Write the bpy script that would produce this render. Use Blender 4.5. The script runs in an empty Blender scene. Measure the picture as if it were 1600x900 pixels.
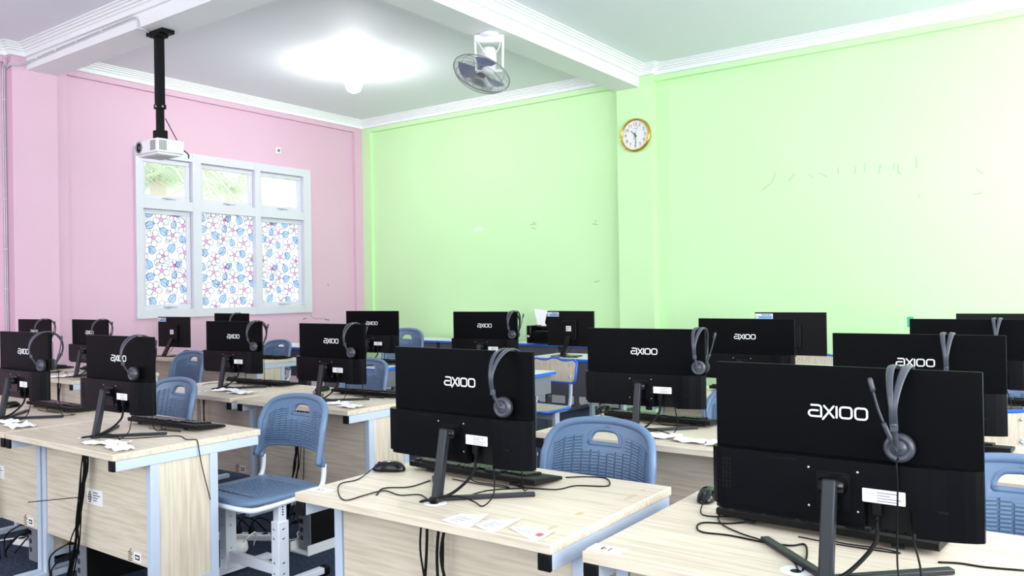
import bpy, bmesh, math, random
from mathutils import Vector, Matrix, Euler
random.seed(7)
S = bpy.context.scene
COL = S.collection
PI = math.pi
R = math.radians

# ------------------------------------------------------------------ camera
F_PX, YAW, PITCH, ROLL, CAM_H = 1266.2182548986625, 0.6270509027401512, 0.0033370393319906238, -0.015264260727261659, 1.4058142799612279
fw = Vector((-math.sin(YAW)*math.cos(PITCH), math.cos(YAW)*math.cos(PITCH), math.sin(PITCH)))
r0 = Vector((math.cos(YAW), math.sin(YAW), 0)); u0 = r0.cross(fw)
rt = r0*math.cos(ROLL) + u0*math.sin(ROLL); up = u0*math.cos(ROLL) - r0*math.sin(ROLL)
cam_data = bpy.data.cameras.new('camera'); cam = bpy.data.objects.new('camera', cam_data); COL.objects.link(cam)
M = Matrix((rt, up, -fw)).transposed().to_4x4(); M.translation = (0, 0, CAM_H); cam.matrix_world = M
cam_data.sensor_fit = 'HORIZONTAL'; cam_data.sensor_width = 36; cam_data.lens = 36*F_PX/1600
cam_data.clip_start = 0.05; cam_data.clip_end = 200
S.camera = cam

# ------------------------------------------------------------------ light, world, exposure
S.view_settings.view_transform = 'Standard'; S.view_settings.look = 'None'
S.view_settings.gamma = 1; S.view_settings.use_curve_mapping = False
S.view_settings.exposure = 0.0
WORLD_STRENGTH = 2.2
world = bpy.data.worlds.new('sky'); S.world = world; world.use_nodes = True
bg = world.node_tree.nodes['Background']; bg.inputs[0].default_value = (0.93, 0.98, 1, 1); bg.inputs[1].default_value = WORLD_STRENGTH

def window_light(name, loc, rot, sx, sy, watts, color=(1, 1, 1)):
    d = bpy.data.lights.new(name, 'AREA'); d.shape = 'RECTANGLE'; d.size = sx; d.size_y = sy; d.energy = watts; d.color = color
    o = bpy.data.objects.new(name, d); COL.objects.link(o); o.location = loc; o.rotation_euler = rot
    return o
RX, BY = 2.7, -2.3            # right wall and rear wall of the room
DAY = (0.94, 0.975, 1.0)
for y in (0.2, 3.1, 6.2):     # daylight through the three windows of the right wall
    window_light('daylight', (RX-0.02, y, 2.05), (0, R(102), 0), 2.2, 2.4, 172, DAY)
for x in (-7.2, -3.6, -0.2):  # daylight through the three windows of the rear wall
    window_light('daylight', (x, BY+0.02, 2.05), (R(114), 0, 0), 2.5, 2.2, 66, DAY)
BULB_STRENGTH = 165

# ------------------------------------------------------------------ materials
def mat(name, color, rough=0.5, metal=0.0, spec=0.5, emis=None):
    m = bpy.data.materials.new(name); m.use_nodes = True
    b = m.node_tree.nodes['Principled BSDF']
    b.inputs['Base Color'].default_value = (*color, 1); b.inputs['Roughness'].default_value = rough
    b.inputs['Metallic'].default_value = metal; b.inputs['Specular IOR Level'].default_value = spec
    if emis: b.inputs['Emission Color'].default_value = (*color, 1); b.inputs['Emission Strength'].default_value = emis
    return m
def srgb(r, g, b):
    f = lambda c: (c/255/12.92 if c/255 <= .04045 else ((c/255+.055)/1.055)**2.4)
    return (f(r), f(g), f(b))
def noisy(name, c1, c2, scale=(1, 1, 1), nscale=5, rough=.6, detail=6, bump=0, spec=.4, lo=.35, hi=.65):
    m = mat(name, c1, rough, 0, spec); nt = m.node_tree; b = nt.nodes['Principled BSDF']
    tc = nt.nodes.new('ShaderNodeTexCoord'); mp = nt.nodes.new('ShaderNodeMapping'); mp.inputs['Scale'].default_value = scale
    nz = nt.nodes.new('ShaderNodeTexNoise'); nz.inputs['Scale'].default_value = nscale; nz.inputs['Detail'].default_value = detail
    rp = nt.nodes.new('ShaderNodeValToRGB'); rp.color_ramp.elements[0].position = lo; rp.color_ramp.elements[1].position = hi
    rp.color_ramp.elements[0].color = (*c1, 1); rp.color_ramp.elements[1].color = (*c2, 1)
    L = nt.links.new
    L(tc.outputs['Object'], mp.inputs[0]); L(mp.outputs[0], nz.inputs['Vector']); L(nz.outputs[0], rp.inputs[0]); L(rp.outputs[0], b.inputs['Base Color'])
    if bump:
        bp = nt.nodes.new('ShaderNodeBump'); bp.inputs['Strength'].default_value = bump; bp.inputs['Distance'].default_value = .01
        L(nz.outputs[0], bp.inputs['Height']); L(bp.outputs[0], b.inputs['Normal'])
    return m
W1, W2 = srgb(216, 204, 186), srgb(192, 178, 156)
M_ = {
 'green': noisy('green wall paint', srgb(208, 247, 190), srgb(203, 243, 184), nscale=.7, rough=.55, lo=.3, hi=.7),
 'pink': noisy('pink wall paint', srgb(223, 185, 206), srgb(219, 180, 202), nscale=.7, rough=.55, lo=.3, hi=.7),
 'ceiling': mat('ceiling paint', srgb(236, 238, 246), .7),
 'white': mat('white gloss paint', srgb(240, 242, 244), .5),
 'frame': mat('white window paint', srgb(216, 216, 226), .4),
 'carpet': noisy('dark blue carpet', srgb(38, 46, 62), srgb(62, 72, 92), nscale=60, rough=.95, bump=.4, spec=.1),
 'wood_x': noisy('light ash laminate', W1, W2, (1.2, 22, 22), 3.2, .38, 8, spec=.4, lo=.42, hi=.72),
 'wood_z': noisy('light ash laminate upright', W1, W2, (22, 22, 1.2), 3.2, .45, 8, spec=.35, lo=.42, hi=.72),
 'edge': noisy('laminate edge', srgb(228, 222, 206), srgb(206, 198, 180), (1, 60, 60), 2.5, .4, 4, lo=.4, hi=.7),
 'steel': mat('grey blue powder coated steel', srgb(186, 198, 216), .4, 0, .5),
 'white_steel': mat('white powder coated steel', srgb(226, 230, 240), .35),
 'black': mat('matt black plastic', (.003, .0034, .0044), .36, 0, .035),
 'housing': mat('satin black housing', (.0028, .0028, .004), .30, 0, .11),
 'stand': mat('dark grey stand', (.014, .016, .022), .4, 0, .3),
 'rubber': mat('black rubber', (.004, .004, .0045), .5, 0, .15),
 'gloss': mat('gloss black', (.004, .004, .005), .16, 0, .25),
 'key': mat('black keycaps', (.008, .008, .009), .35, 0, .25),
 'screen': mat('dark screen glass', (.004, .004, .005), .1),
 'logo': mat('white print', srgb(236, 238, 240), .45),
 'label': mat('white paper label', srgb(232, 232, 232), .5),
 'ink': mat('black ink', (.02, .02, .025), .6),
 'inkgrey': mat('grey ink', srgb(120, 122, 130), .6),
 'paper': mat('white paper', srgb(240, 240, 244), .7),
 'redink': mat('red ink', srgb(232, 90, 110), .6),
 'chair': mat('slate blue polypropylene', srgb(98, 124, 156), .36, 0, .5),
 'headset': mat('graphite plastic', srgb(60, 64, 74), .33, 0, .5),
 'cushion': mat('black foam', (.01, .01, .012), .8),
 'blue': mat('blue edge band', srgb(40, 104, 214), .35),
 'tabletop': mat('white laminate', srgb(228, 232, 238), .35),
 'drawer': mat('grey metal sheet', srgb(120, 122, 132), .45),
 'drawer2': mat('dark grey metal sheet', srgb(78, 80, 88), .45),
 'wirewhite': mat('pale grey wire sheath', srgb(206, 206, 210), .5),
 'gold': mat('brass rim', srgb(214, 176, 70), .22, 1.0),
 'lens': mat('lens glass', (.03, .04, .05), .06, 0, .8),
 'chrome': mat('zinc plate', (.55, .57, .6), .3, .9),
 'offwhite': mat('off white plastic', srgb(236, 236, 238), .4),
 'fanblade': mat('smoky blue fan blade', srgb(140, 150, 186), .3),
 'wire': mat('grey chromed wire', srgb(150, 152, 158), .35, .3),
 'bulb': mat('lit lamp bulb', (1, 1, 1), .4, 0, .5, BULB_STRENGTH),
 'sky_sticker': mat('pale blue sticker print', srgb(90, 160, 220), .5),
 'leaf': mat('palm leaf', srgb(218, 234, 208), .6),
 'bark': mat('palm bark', srgb(214, 206, 190), .9),
 'scuff': mat('grey scuff', srgb(176, 212, 164), .7),
 'patch': mat('bare plaster patch', srgb(226, 240, 222), .8),
 'stain': mat('tan stain', srgb(196, 180, 146), .6),
}
def translucent(name, color, mix=.75):
    m = bpy.data.materials.new(name); m.use_nodes = True; nt = m.node_tree; nt.nodes.clear()
    o = nt.nodes.new('ShaderNodeOutputMaterial'); t = nt.nodes.new('ShaderNodeBsdfTranslucent'); d = nt.nodes.new('ShaderNodeBsdfDiffuse'); x = nt.nodes.new('ShaderNodeMixShader')
    t.inputs[0].default_value = (*color, 1); d.inputs[0].default_value = (*color, 1); x.inputs[0].default_value = mix
    nt.links.new(d.outputs[0], x.inputs[1]); nt.links.new(t.outputs[0], x.inputs[2]); nt.links.new(x.outputs[0], o.inputs[0])
    return m
M_['film'] = translucent('frosted white film', (.92, .93, .94))
M_['film_pink'] = translucent('magenta film print', srgb(236, 120, 210), .6)
M_['film_blue'] = translucent('sky blue film print', srgb(182, 212, 248), .6)
M_['film_line'] = translucent('grey film outline', srgb(96, 100, 136), .6)
def glass(name):
    m = bpy.data.materials.new(name); m.use_nodes = True; nt = m.node_tree; nt.nodes.clear()
    o = nt.nodes.new('ShaderNodeOutputMaterial'); t = nt.nodes.new('ShaderNodeBsdfTransparent'); g = nt.nodes.new('ShaderNodeBsdfGlossy'); x = nt.nodes.new('ShaderNodeMixShader')
    g.inputs['Roughness'].default_value = .03; x.inputs[0].default_value = .06
    nt.links.new(t.outputs[0], x.inputs[1]); nt.links.new(g.outputs[0], x.inputs[2]); nt.links.new(x.outputs[0], o.inputs[0])
    return m
M_['glass'] = glass('clear window glass')

# ------------------------------------------------------------------ mesh helpers
class MB:
    """collects shapes into ONE mesh object"""
    def __init__(s): s.bm = bmesh.new(); s.T = Matrix.Identity(4)
    def _add(s, verts, faces, mi=0, smooth=False, T=None):
        T = s.T @ T if T is not None else s.T
        vs = [s.bm.verts.new(T @ Vector(v)) for v in verts]
        out = []
        for f in faces:
            try:
                fc = s.bm.faces.new([vs[i] for i in f]); fc.material_index = mi; fc.smooth = smooth; out.append(fc)
            except ValueError: pass
        return vs, out
    def box(s, c, d, mi=0, bev=0, T=None, seg=2):
        x, y, z = c; a, b, h = d[0]/2, d[1]/2, d[2]/2
        v = [(x-a, y-b, z-h), (x+a, y-b, z-h), (x+a, y+b, z-h), (x-a, y+b, z-h), (x-a, y-b, z+h), (x+a, y-b, z+h), (x+a, y+b, z+h), (x-a, y+b, z+h)]
        vs, fs = s._add(v, [(3, 2, 1, 0), (4, 5, 6, 7), (0, 1, 5, 4), (1, 2, 6, 5), (2, 3, 7, 6), (3, 0, 4, 7)], mi, False, T)
        if bev:
            es = list({e for f in fs for e in f.edges})
            r = bmesh.ops.bevel(s.bm, geom=es, offset=bev, segments=seg, affect='EDGES', profile=.5)
            for f in r['faces']: f.smooth = True; f.material_index = mi
        return s
    def bx(s, x0, x1, y0, y1, z0, z1, mi=0, bev=0, T=None):
        return s.box(((x0+x1)/2, (y0+y1)/2, (z0+z1)/2), (abs(x1-x0), abs(y1-y0), abs(z1-z0)), mi, bev, T)
    def bar(s, p0, p1, w, h, mi=0, bev=0, side=(0, 0, 1)):
        """rectangular bar from p0 to p1; h along side, w across"""
        p0, p1 = Vector(p0), Vector(p1); d = (p1-p0); L = d.length; d.normalize()
        z = Vector(side); z = (z - d*z.dot(d)).normalized(); x = d.cross(z)
        T = Matrix((x, d, z)).transposed().to_4x4(); T.translation = (p0+p1)/2
        return s.box((0, 0, 0), (w, L, h), mi, bev, T)
    def tube(s, pts, r, n=8, mi=0, cap=True, radii=None, flat=1.0, side=None):
        pts = [Vector(p) for p in pts]; N = len(pts); rings = []
        t = (pts[1]-pts[0]).normalized(); ref = Vector(side) if side else (Vector((0, 0, 1)) if abs(t.z) < .9 else Vector((1, 0, 0)))
        nrm = (ref - t*ref.dot(t)).normalized(); verts = []; faces = []
        for i, p in enumerate(pts):
            if i == 0: t = pts[1]-pts[0]
            elif i == N-1: t = pts[-1]-pts[-2]
            else: t = (pts[i+1]-pts[i]).normalized() + (pts[i]-pts[i-1]).normalized()
            if t.length < 1e-9: t = pts[i]-pts[i-1]
            t.normalize(); nrm = (nrm - t*nrm.dot(t)).normalized(); b = t.cross(nrm); rr = radii[i] if radii else r
            for k in range(n):
                a = 2*PI*(k+.5)/n; verts.append(p + nrm*math.cos(a)*rr + b*math.sin(a)*rr*flat)
        for i in range(N-1):
            for k in range(n): faces.append((i*n+k, i*n+(k+1) % n, (i+1)*n+(k+1) % n, (i+1)*n+k))
        if cap: faces += [tuple(reversed(range(n))), tuple(range((N-1)*n, N*n))]
        s._add(verts, faces, mi, n > 4)
        return s
    def lathe(s, prof, c=(0, 0, 0), axis=(0, 0, 1), n=24, mi=0, smooth=True):
        a = Vector(axis).normalized(); q = Vector((0, 0, 1)).rotation_difference(a).to_matrix().to_4x4(); q.translation = Vector(c)
        v = []; f = []
        for r, z in prof:
            for k in range(n): v.append((r*math.cos(2*PI*k/n), r*math.sin(2*PI*k/n), z))
        m = len(prof)
        for i in range(m-1):
            for k in range(n): f.append((i*n+k, i*n+(k+1) % n, (i+1)*n+(k+1) % n, (i+1)*n+k))
        s._add(v, f, mi, smooth, q)
        for i, rev in ((0, 1), (m-1, 0)):
            if prof[i][0] > 1e-6: s._add(v[i*n:(i+1)*n], [tuple(reversed(range(n))) if rev else tuple(range(n))], mi, False, q)
        return s
    def prism(s, poly, T, t, mi=0, bev=0):
        """2D polygon (x,y) extruded by t along local z, placed by T"""
        n = len(poly); v = [(x, y, 0) for x, y in poly] + [(x, y, t) for x, y in poly]
        f = [tuple(reversed(range(n))), tuple(range(n, 2*n))] + [(i, (i+1) % n, n+(i+1) % n, n+i) for i in range(n)]
        vs, fs = s._add(v, f, mi, False, T)
        if bev:
            es = [e for e in {e for f_ in fs[:2] for e in f_.edges}]
            r = bmesh.ops.bevel(s.bm, geom=es, offset=bev, segments=2, affect='EDGES')
            for f_ in r['faces']: f_.smooth = True; f_.material_index = mi
        return s
    def quad(s, pts, mi=0): s._add(pts, [tuple(range(len(pts)))], mi); return s
    def stroke(s, pts, w, T, t=.0008, mi=0, closed=False):
        """flat rounded stroke along a 2D polyline, placed by T"""
        P = [Vector((p[0], p[1], 0)) for p in pts]
        if closed: P = P + [P[0]]
        for i, (a, b) in enumerate(zip(P, P[1:])):
            d = (b-a)
            if d.length < 1e-7: continue
            d.normalize(); nn = Vector((-d.y, d.x, 0))*w/2; an = math.atan2(d.y, d.x)
            poly = [(a-nn)[:2], (b-nn)[:2]]
            poly += [(b.x+w/2*math.cos(an+th), b.y+w/2*math.sin(an+th)) for th in (-PI/4, 0, PI/4)]
            poly += [(b+nn)[:2], (a+nn)[:2]]
            poly += [(a.x+w/2*math.cos(an+th), a.y+w/2*math.sin(an+th)) for th in (3*PI/4, PI, 5*PI/4)]
            s.prism(poly, T, t+i*1.5e-5, mi)
        return s
    def build(s, name, mats, parent=None, loc=None):
        me = bpy.data.meshes.new(name)
        bmesh.ops.recalc_face_normals(s.bm, faces=s.bm.faces)
        s.bm.to_mesh(me); s.bm.free()
        for m in (mats if isinstance(mats, (list, tuple)) else [mats]): me.materials.append(M_[m] if isinstance(m, str) else m)
        o = bpy.data.objects.new(name, me); COL.objects.link(o)
        if parent: o.parent = parent
        if loc: o.location = loc
        return o
def rects(x0, x1, y0, y1): return [(x0, y0), (x1, y0), (x1, y1), (x0, y1)]
def rrect(x0, x1, y0, y1, r, n=4):
    out = []
    for cx, cy, a0 in ((x1-r, y0+r, -PI/2), (x1-r, y1-r, 0), (x0+r, y1-r, PI/2), (x0+r, y0+r, PI)):
        for k in range(n+1): out.append((cx+r*math.cos(a0+PI/2*k/n), cy+r*math.sin(a0+PI/2*k/n)))
    return out
def smooth(pts, k=5):
    """Catmull-Rom through the points"""
    P = [Vector(p) for p in pts]; P = [P[0]*2-P[1]] + P + [P[-1]*2-P[-2]]; out = []
    for i in range(1, len(P)-2):
        for j in range(k):
            t = j/k; a, b, c, d = P[i-1:i+3]
            out.append(.5*((2*b)+(c-a)*t+(2*a-5*b+4*c-d)*t*t+(3*b-a-3*c+d)*t**3))
    out.append(P[-2]); return out
def basis(x, y, o):
    x = Vector(x).normalized(); y = Vector(y).normalized(); z = x.cross(y)
    T = Matrix((x, y, z)).transposed().to_4x4(); T.translation = Vector(o); return T
# a plane seen square from the -y side: local x -> +x, local y -> +z, local z -> -y
def front(o): return basis((1, 0, 0), (0, 0, 1), o)
def flat(o, a=0): return basis((math.cos(a), math.sin(a), 0), (-math.sin(a), math.cos(a), 0), o)
def tag(o, label, cat, group=None, kind=None):
    o['label'] = label; o['category'] = cat
    if group: o['group'] = group
    if kind: o['kind'] = kind
    return o
def thing(name, label, cat, loc=(0, 0, 0), rz=0, group=None):
    o = bpy.data.objects.new(name, None); COL.objects.link(o); o.location = loc; o.rotation_euler = (0, 0, rz); o.empty_display_size = .1
    return tag(o, label, cat, group)
OWN = set()          # parts that belong to one copy alone and are not copied along
def dup(root, loc, rz, label, group=None):
    r = root.copy(); COL.objects.link(r); r.location = loc; r.rotation_euler = (0, 0, rz); r['label'] = label
    if group: r['group'] = group
    for ch in list(root.children):
        if ch.name in OWN: continue
        c = ch.copy(); COL.objects.link(c); c.parent = r
        for g in list(ch.children):
            d = g.copy(); COL.objects.link(d); d.parent = c
    return r
class Maker:
    """first call moves the prototype itself, later calls copy it"""
    def __init__(s, root): s.root = root; s.used = False
    def __call__(s, loc, rz, label, group=None):
        if not s.used:
            s.used = True; o = s.root; o.location = loc; o.rotation_euler = (0, 0, rz); o['label'] = label
            if group: o['group'] = group
            return o
        return dup(s.root, loc, rz, label, group)
def struct(o, label, cat): return tag(o, label, cat, None, 'structure')

# ------------------------------------------------------------------ room shell
WX, WY, CZ = -8.88, 8.5, 3.94          # pink wall, green wall, ceiling height
CB, PR = 3.83, 0.05                    # cornice underside, how far columns and ring beam stand proud
BZ = 3.71                              # underside of the ceiling beams
B1 = (3.765, 4.07); B2 = (-4.55, -4.23)
m = MB(); m.bx(WX-.3, RX+.3, BY-.3, WY+.3, -.1, 0); struct(m.build('floor', 'carpet'), 'dark blue carpeted floor of the classroom', 'floor')
m = MB(); m.bx(WX-.3, RX+.3, BY-.3, WY+.3, CZ, CZ+.15); struct(m.build('ceiling', 'ceiling'), 'smooth pale grey plastered ceiling', 'ceiling')
m = MB(); m.bx(WX-.3, RX+.3, WY, WY+.2, 0, CZ); struct(m.build('wall_back', 'green'), 'light green painted wall behind the computers', 'wall')
# pink wall with window opening
WY0, WY1, WZ0, WZ1 = 4.985, 7.46, 1.17, 3.10
m = MB(); t = .18
m.bx(WX-t, WX, BY-.3, WY0, 0, CZ); m.bx(WX-t, WX, WY1, WY+.2, 0, CZ); m.bx(WX-t, WX, WY0, WY1, 0, WZ0); m.bx(WX-t, WX, WY0, WY1, WZ1, CZ)
struct(m.build('wall_left', 'pink'), 'pale pink painted wall holding the floral window', 'wall')
# right and rear walls, each with three window openings
def pierced(name, along, pos, a0, a1, holes, label, matl):
    m = MB(); z0, z1 = .95, 3.15; t = .2
    def slab(b0, b1, c0, c1):
        if along == 'y': m.bx(pos, pos+t, b0, b1, c0, c1)
        else: m.bx(b0, b1, pos-t, pos, c0, c1)
    slab(a0, a1, 0, z0); slab(a0, a1, z1, CZ); e = a0
    for h0, h1 in holes: slab(e, h0, z0, z1); e = h1
    slab(e, a1, z0, z1)
    struct(m.build(name, matl), label, 'wall')
pierced('wall_right', 'y', RX, BY-.3, WY+.2, [(-1.0, 1.4), (1.9, 4.3), (5.0, 7.4)], 'pale wall with the daylight windows', 'white')
pierced('wall_front', 'x', BY, WX-.3, RX+.3, [(-8.45, -5.95), (-4.85, -2.35), (-1.45, 1.05)], 'pale wall behind the photographer', 'white')
# ring beam and columns standing proud of the infill
m = MB(); m.bx(WX, RX, WY-PR, WY, CB-.06, CZ); m.bx(WX, WX+.22, WY-PR, WY, 0, CB-.06); struct(m.build('trim_1', 'green'), 'green ring beam and corner column of the back wall', 'trim')
m = MB(); m.bx(WX, WX+PR, B1[1], WY-PR, CB-.06, CZ); m.bx(WX, WX+PR, WY-.2, WY-PR, 0, CB-.06); m.bx(WX, WX+PR, B1[1]-.03, B1[1]+.13, 0, CB-.06)
m.bx(WX, WX+PR, BY, B1[0]-.1, CB-.06, CZ)
struct(m.build('trim_2', 'pink'), 'pink ring beam and corner column of the left wall', 'trim')
m = MB(); m.bx(-4.52, -4.08, 8.37, WY, 0, CZ); struct(m.build('trim_3', 'green'), 'green pilaster behind the wall clock', 'trim')
m = MB(); m.bx(WX, WX+.14, 3.627, 4.057, 0, CZ); struct(m.build('trim_4', 'pink'), 'pink pilaster under the projector beam', 'trim')
m = MB(); m.bx(WX+.01, RX, B1[0], B1[1], BZ, CZ); struct(m.build('beam_1', 'white'), 'white ceiling beam carrying the projector', 'beam')
m = MB(); m.bx(B2[0], B2[1], B1[1], WY-.125, BZ, CZ); m.bx(B2[0], B2[1], BY, B1[0], BZ, CZ); struct(m.build('beam_2', 'white'), 'white ceiling beam carrying the fan', 'beam')
PROF = [(0, CB), (.032, CB), (.032, CB+.04), (.040, CB+.046), (.052, CB+.048), (.052, CB+.064), (.076, CB+.067), (.076, CB+.082), (.098, CB+.085), (.098, CB+.097), (.122, CB+.099), (.122, CB+.11), (0, CB+.11)]
def cornice(n, p0, p1, nrm, label, k0=-1, k1=-1):
    """moulding from p0 to p1 on a wall facing nrm; each end is mitred: -1 inside corner, 1 outside corner, 0 square"""
    p0, p1, nrm = Vector((*p0, 0)), Vector((*p1, 0)), Vector((*nrm, 0)); m = MB(); d = (p1-p0).normalized()
    v = [p0+nrm*a-d*a*k0+Vector((0, 0, z)) for a, z in PROF] + [p1+nrm*a+d*a*k1+Vector((0, 0, z)) for a, z in PROF]; k = len(PROF)
    m._add(v, [tuple(range(k)), tuple(range(k, 2*k))] + [(i, (i+1) % k, k+(i+1) % k, k+i) for i in range(k)])
    struct(m.build('trim_%d' % n, 'white'), label, 'cornice')
cx, cy = WX+PR, WY-PR; px_, py_ = WX+.14, 3.627
cornice(5, (cx, B1[1]), (cx, cy), (1, 0), 'white stepped cornice above the pink window wall', 0)
cornice(6, (cx, cy), (B2[0], cy), (0, -1), 'white stepped cornice above the green wall left of the clock', -1, 0)
cornice(7, (-4.08, cy), (RX, cy), (0, -1), 'white stepped cornice above the green wall right of the clock', -1, 0)
cornice(8, (B2[1], B1[1]), (B2[1], 8.37), (1, 0), 'white stepped cornice along the fan beam', 0, -1)
cornice(9, (px_, B1[0]), (B2[0], B1[0]), (0, -1), 'white stepped cornice along the projector beam', -1, 0)
cornice(10, (cx, BY), (cx, py_), (1, 0), 'white stepped cornice above the near pink wall', 0, -1)
cornice(11, (-4.08, 8.37), (-4.08, cy), (1, 0), 'short cornice return on the right side of the clock pilaster', 1, -1)
cornice(12, (B2[1], 8.37), (-4.08, 8.37), (0, -1), 'short cornice piece on the face of the clock pilaster', -1, 1)
cornice(13, (px_, py_), (px_, B1[0]), (1, 0), 'short cornice piece on the face of the pink pilaster', 1, -1)
cornice(14, (cx, py_), (px_, py_), (0, -1), 'short cornice return on the side of the pink pilaster', -1, 1)
m = MB(); m.bx(WX+.25, RX, WY-.015, WY, 0, .1); struct(m.build('baseboard_back', 'white'), 'white skirting along the green wall', 'baseboard')
m = MB(); m.bx(WX, WX+.015, B1[1]+.14, WY-.21, 0, .1); struct(m.build('baseboard_left', 'white'), 'white skirting along the pink wall', 'baseboard')

# ------------------------------------------------------------------ floral window
win = bpy.data.objects.new('window_1', None); COL.objects.link(win); struct(win, 'white three-bay window with floral film on its lower panes', 'window')
fx0, fx1 = WX-.07, WX+.035      # frame stands slightly proud of the wall
cols = [(5.035, 5.675), (5.775, 6.56), (6.65, 7.385)]
yb = [WY0-.03, 5.04, 5.67, 5.785, 6.565, 6.65, 7.36, WY1+.02]
zt0, zt1, zm0, zm1 = WZ1+.02, 3.02, 2.53, 2.42
m = MB()
for a, b in ((0, 1), (2, 3), (4, 5), (6, 7)): m.bx(fx0, fx1, yb[a], yb[b], WZ0-.02, WZ1+.02)
for a, b in ((1, 2), (3, 4), (5, 6)):
    m.bx(fx0, fx1-.004, yb[a], yb[b], 3.02, WZ1+.02); m.bx(fx0, fx1-.004, yb[a], yb[b], zm1, zm0); m.bx(fx0, fx1-.004, yb[a], yb[b], WZ0-.02, 1.25)
m.build('window_frame', 'frame', win)
def sash(y0, y1, z0, z1, w=.055, xo=WX-.065):
    m = MB()
    for a in ((y0, y1, z0, z0+w), (y0, y1, z1-w, z1), (y0, y0+w, z0+w, z1-w), (y1-w, y1, z0+w, z1-w)): m.bx(xo, xo+.045, *a, bev=.006)
    o = m.build('window_sash', 'frame', win)
    m = MB(); yc = (y0+y1)/2; x = xo+.045
    m.bx(x, x+.008, yc-.05, yc+.06, z0+.018, z0+.03); m.tube([(x+.004, yc, z0+.024), (x+.03, yc, z0+.02), (x+.034, yc+.01, z0-.02)], .006, 6); m.tube([(x+.012, yc-.05, z0+.022), (x+.02, yc+.11, z0+.016)], .004, 5)
    m.build('latch', 'chrome', o)
    return (y0+w, y1-w, z0+w, z1-w)
panes = []
for a, b in ((1, 2), (3, 4), (5, 6)):
    y0, y1, z0, z1 = sash(yb[a]+.002, yb[b]-.002, zm0+.002, 3.018)
    m = MB(); m.bx(WX-.045, WX-.041, y0-.01, y1+.01, z0-.01, z1+.01); m.build('window_pane', 'glass', win)
low = [sash(yb[1]+.002, yb[2]-.002, 1.252, zm1-.002), (yb[3], yb[4], 1.25, zm1), sash(yb[5]+.002, yb[6]-.002, 1.252, zm1-.002)]
def clip(poly, y0, y1, z0, z1):
    for ax, lim, sg in ((0, y0, 1), (0, y1, -1), (1, z0, 1), (1, z1, -1)):
        out = []
        for i in range(len(poly)):
            p, q = poly[i-1], poly[i]; a, b = (p[ax]-lim)*sg, (q[ax]-lim)*sg
            if (a < 0) != (b < 0):
                k = a/(a-b); out.append((p[0]+(q[0]-p[0])*k, p[1]+(q[1]-p[1])*k))
            if b >= 0: out.append(q)
        poly = out
        if len(poly) < 3: return None
    return poly
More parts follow.
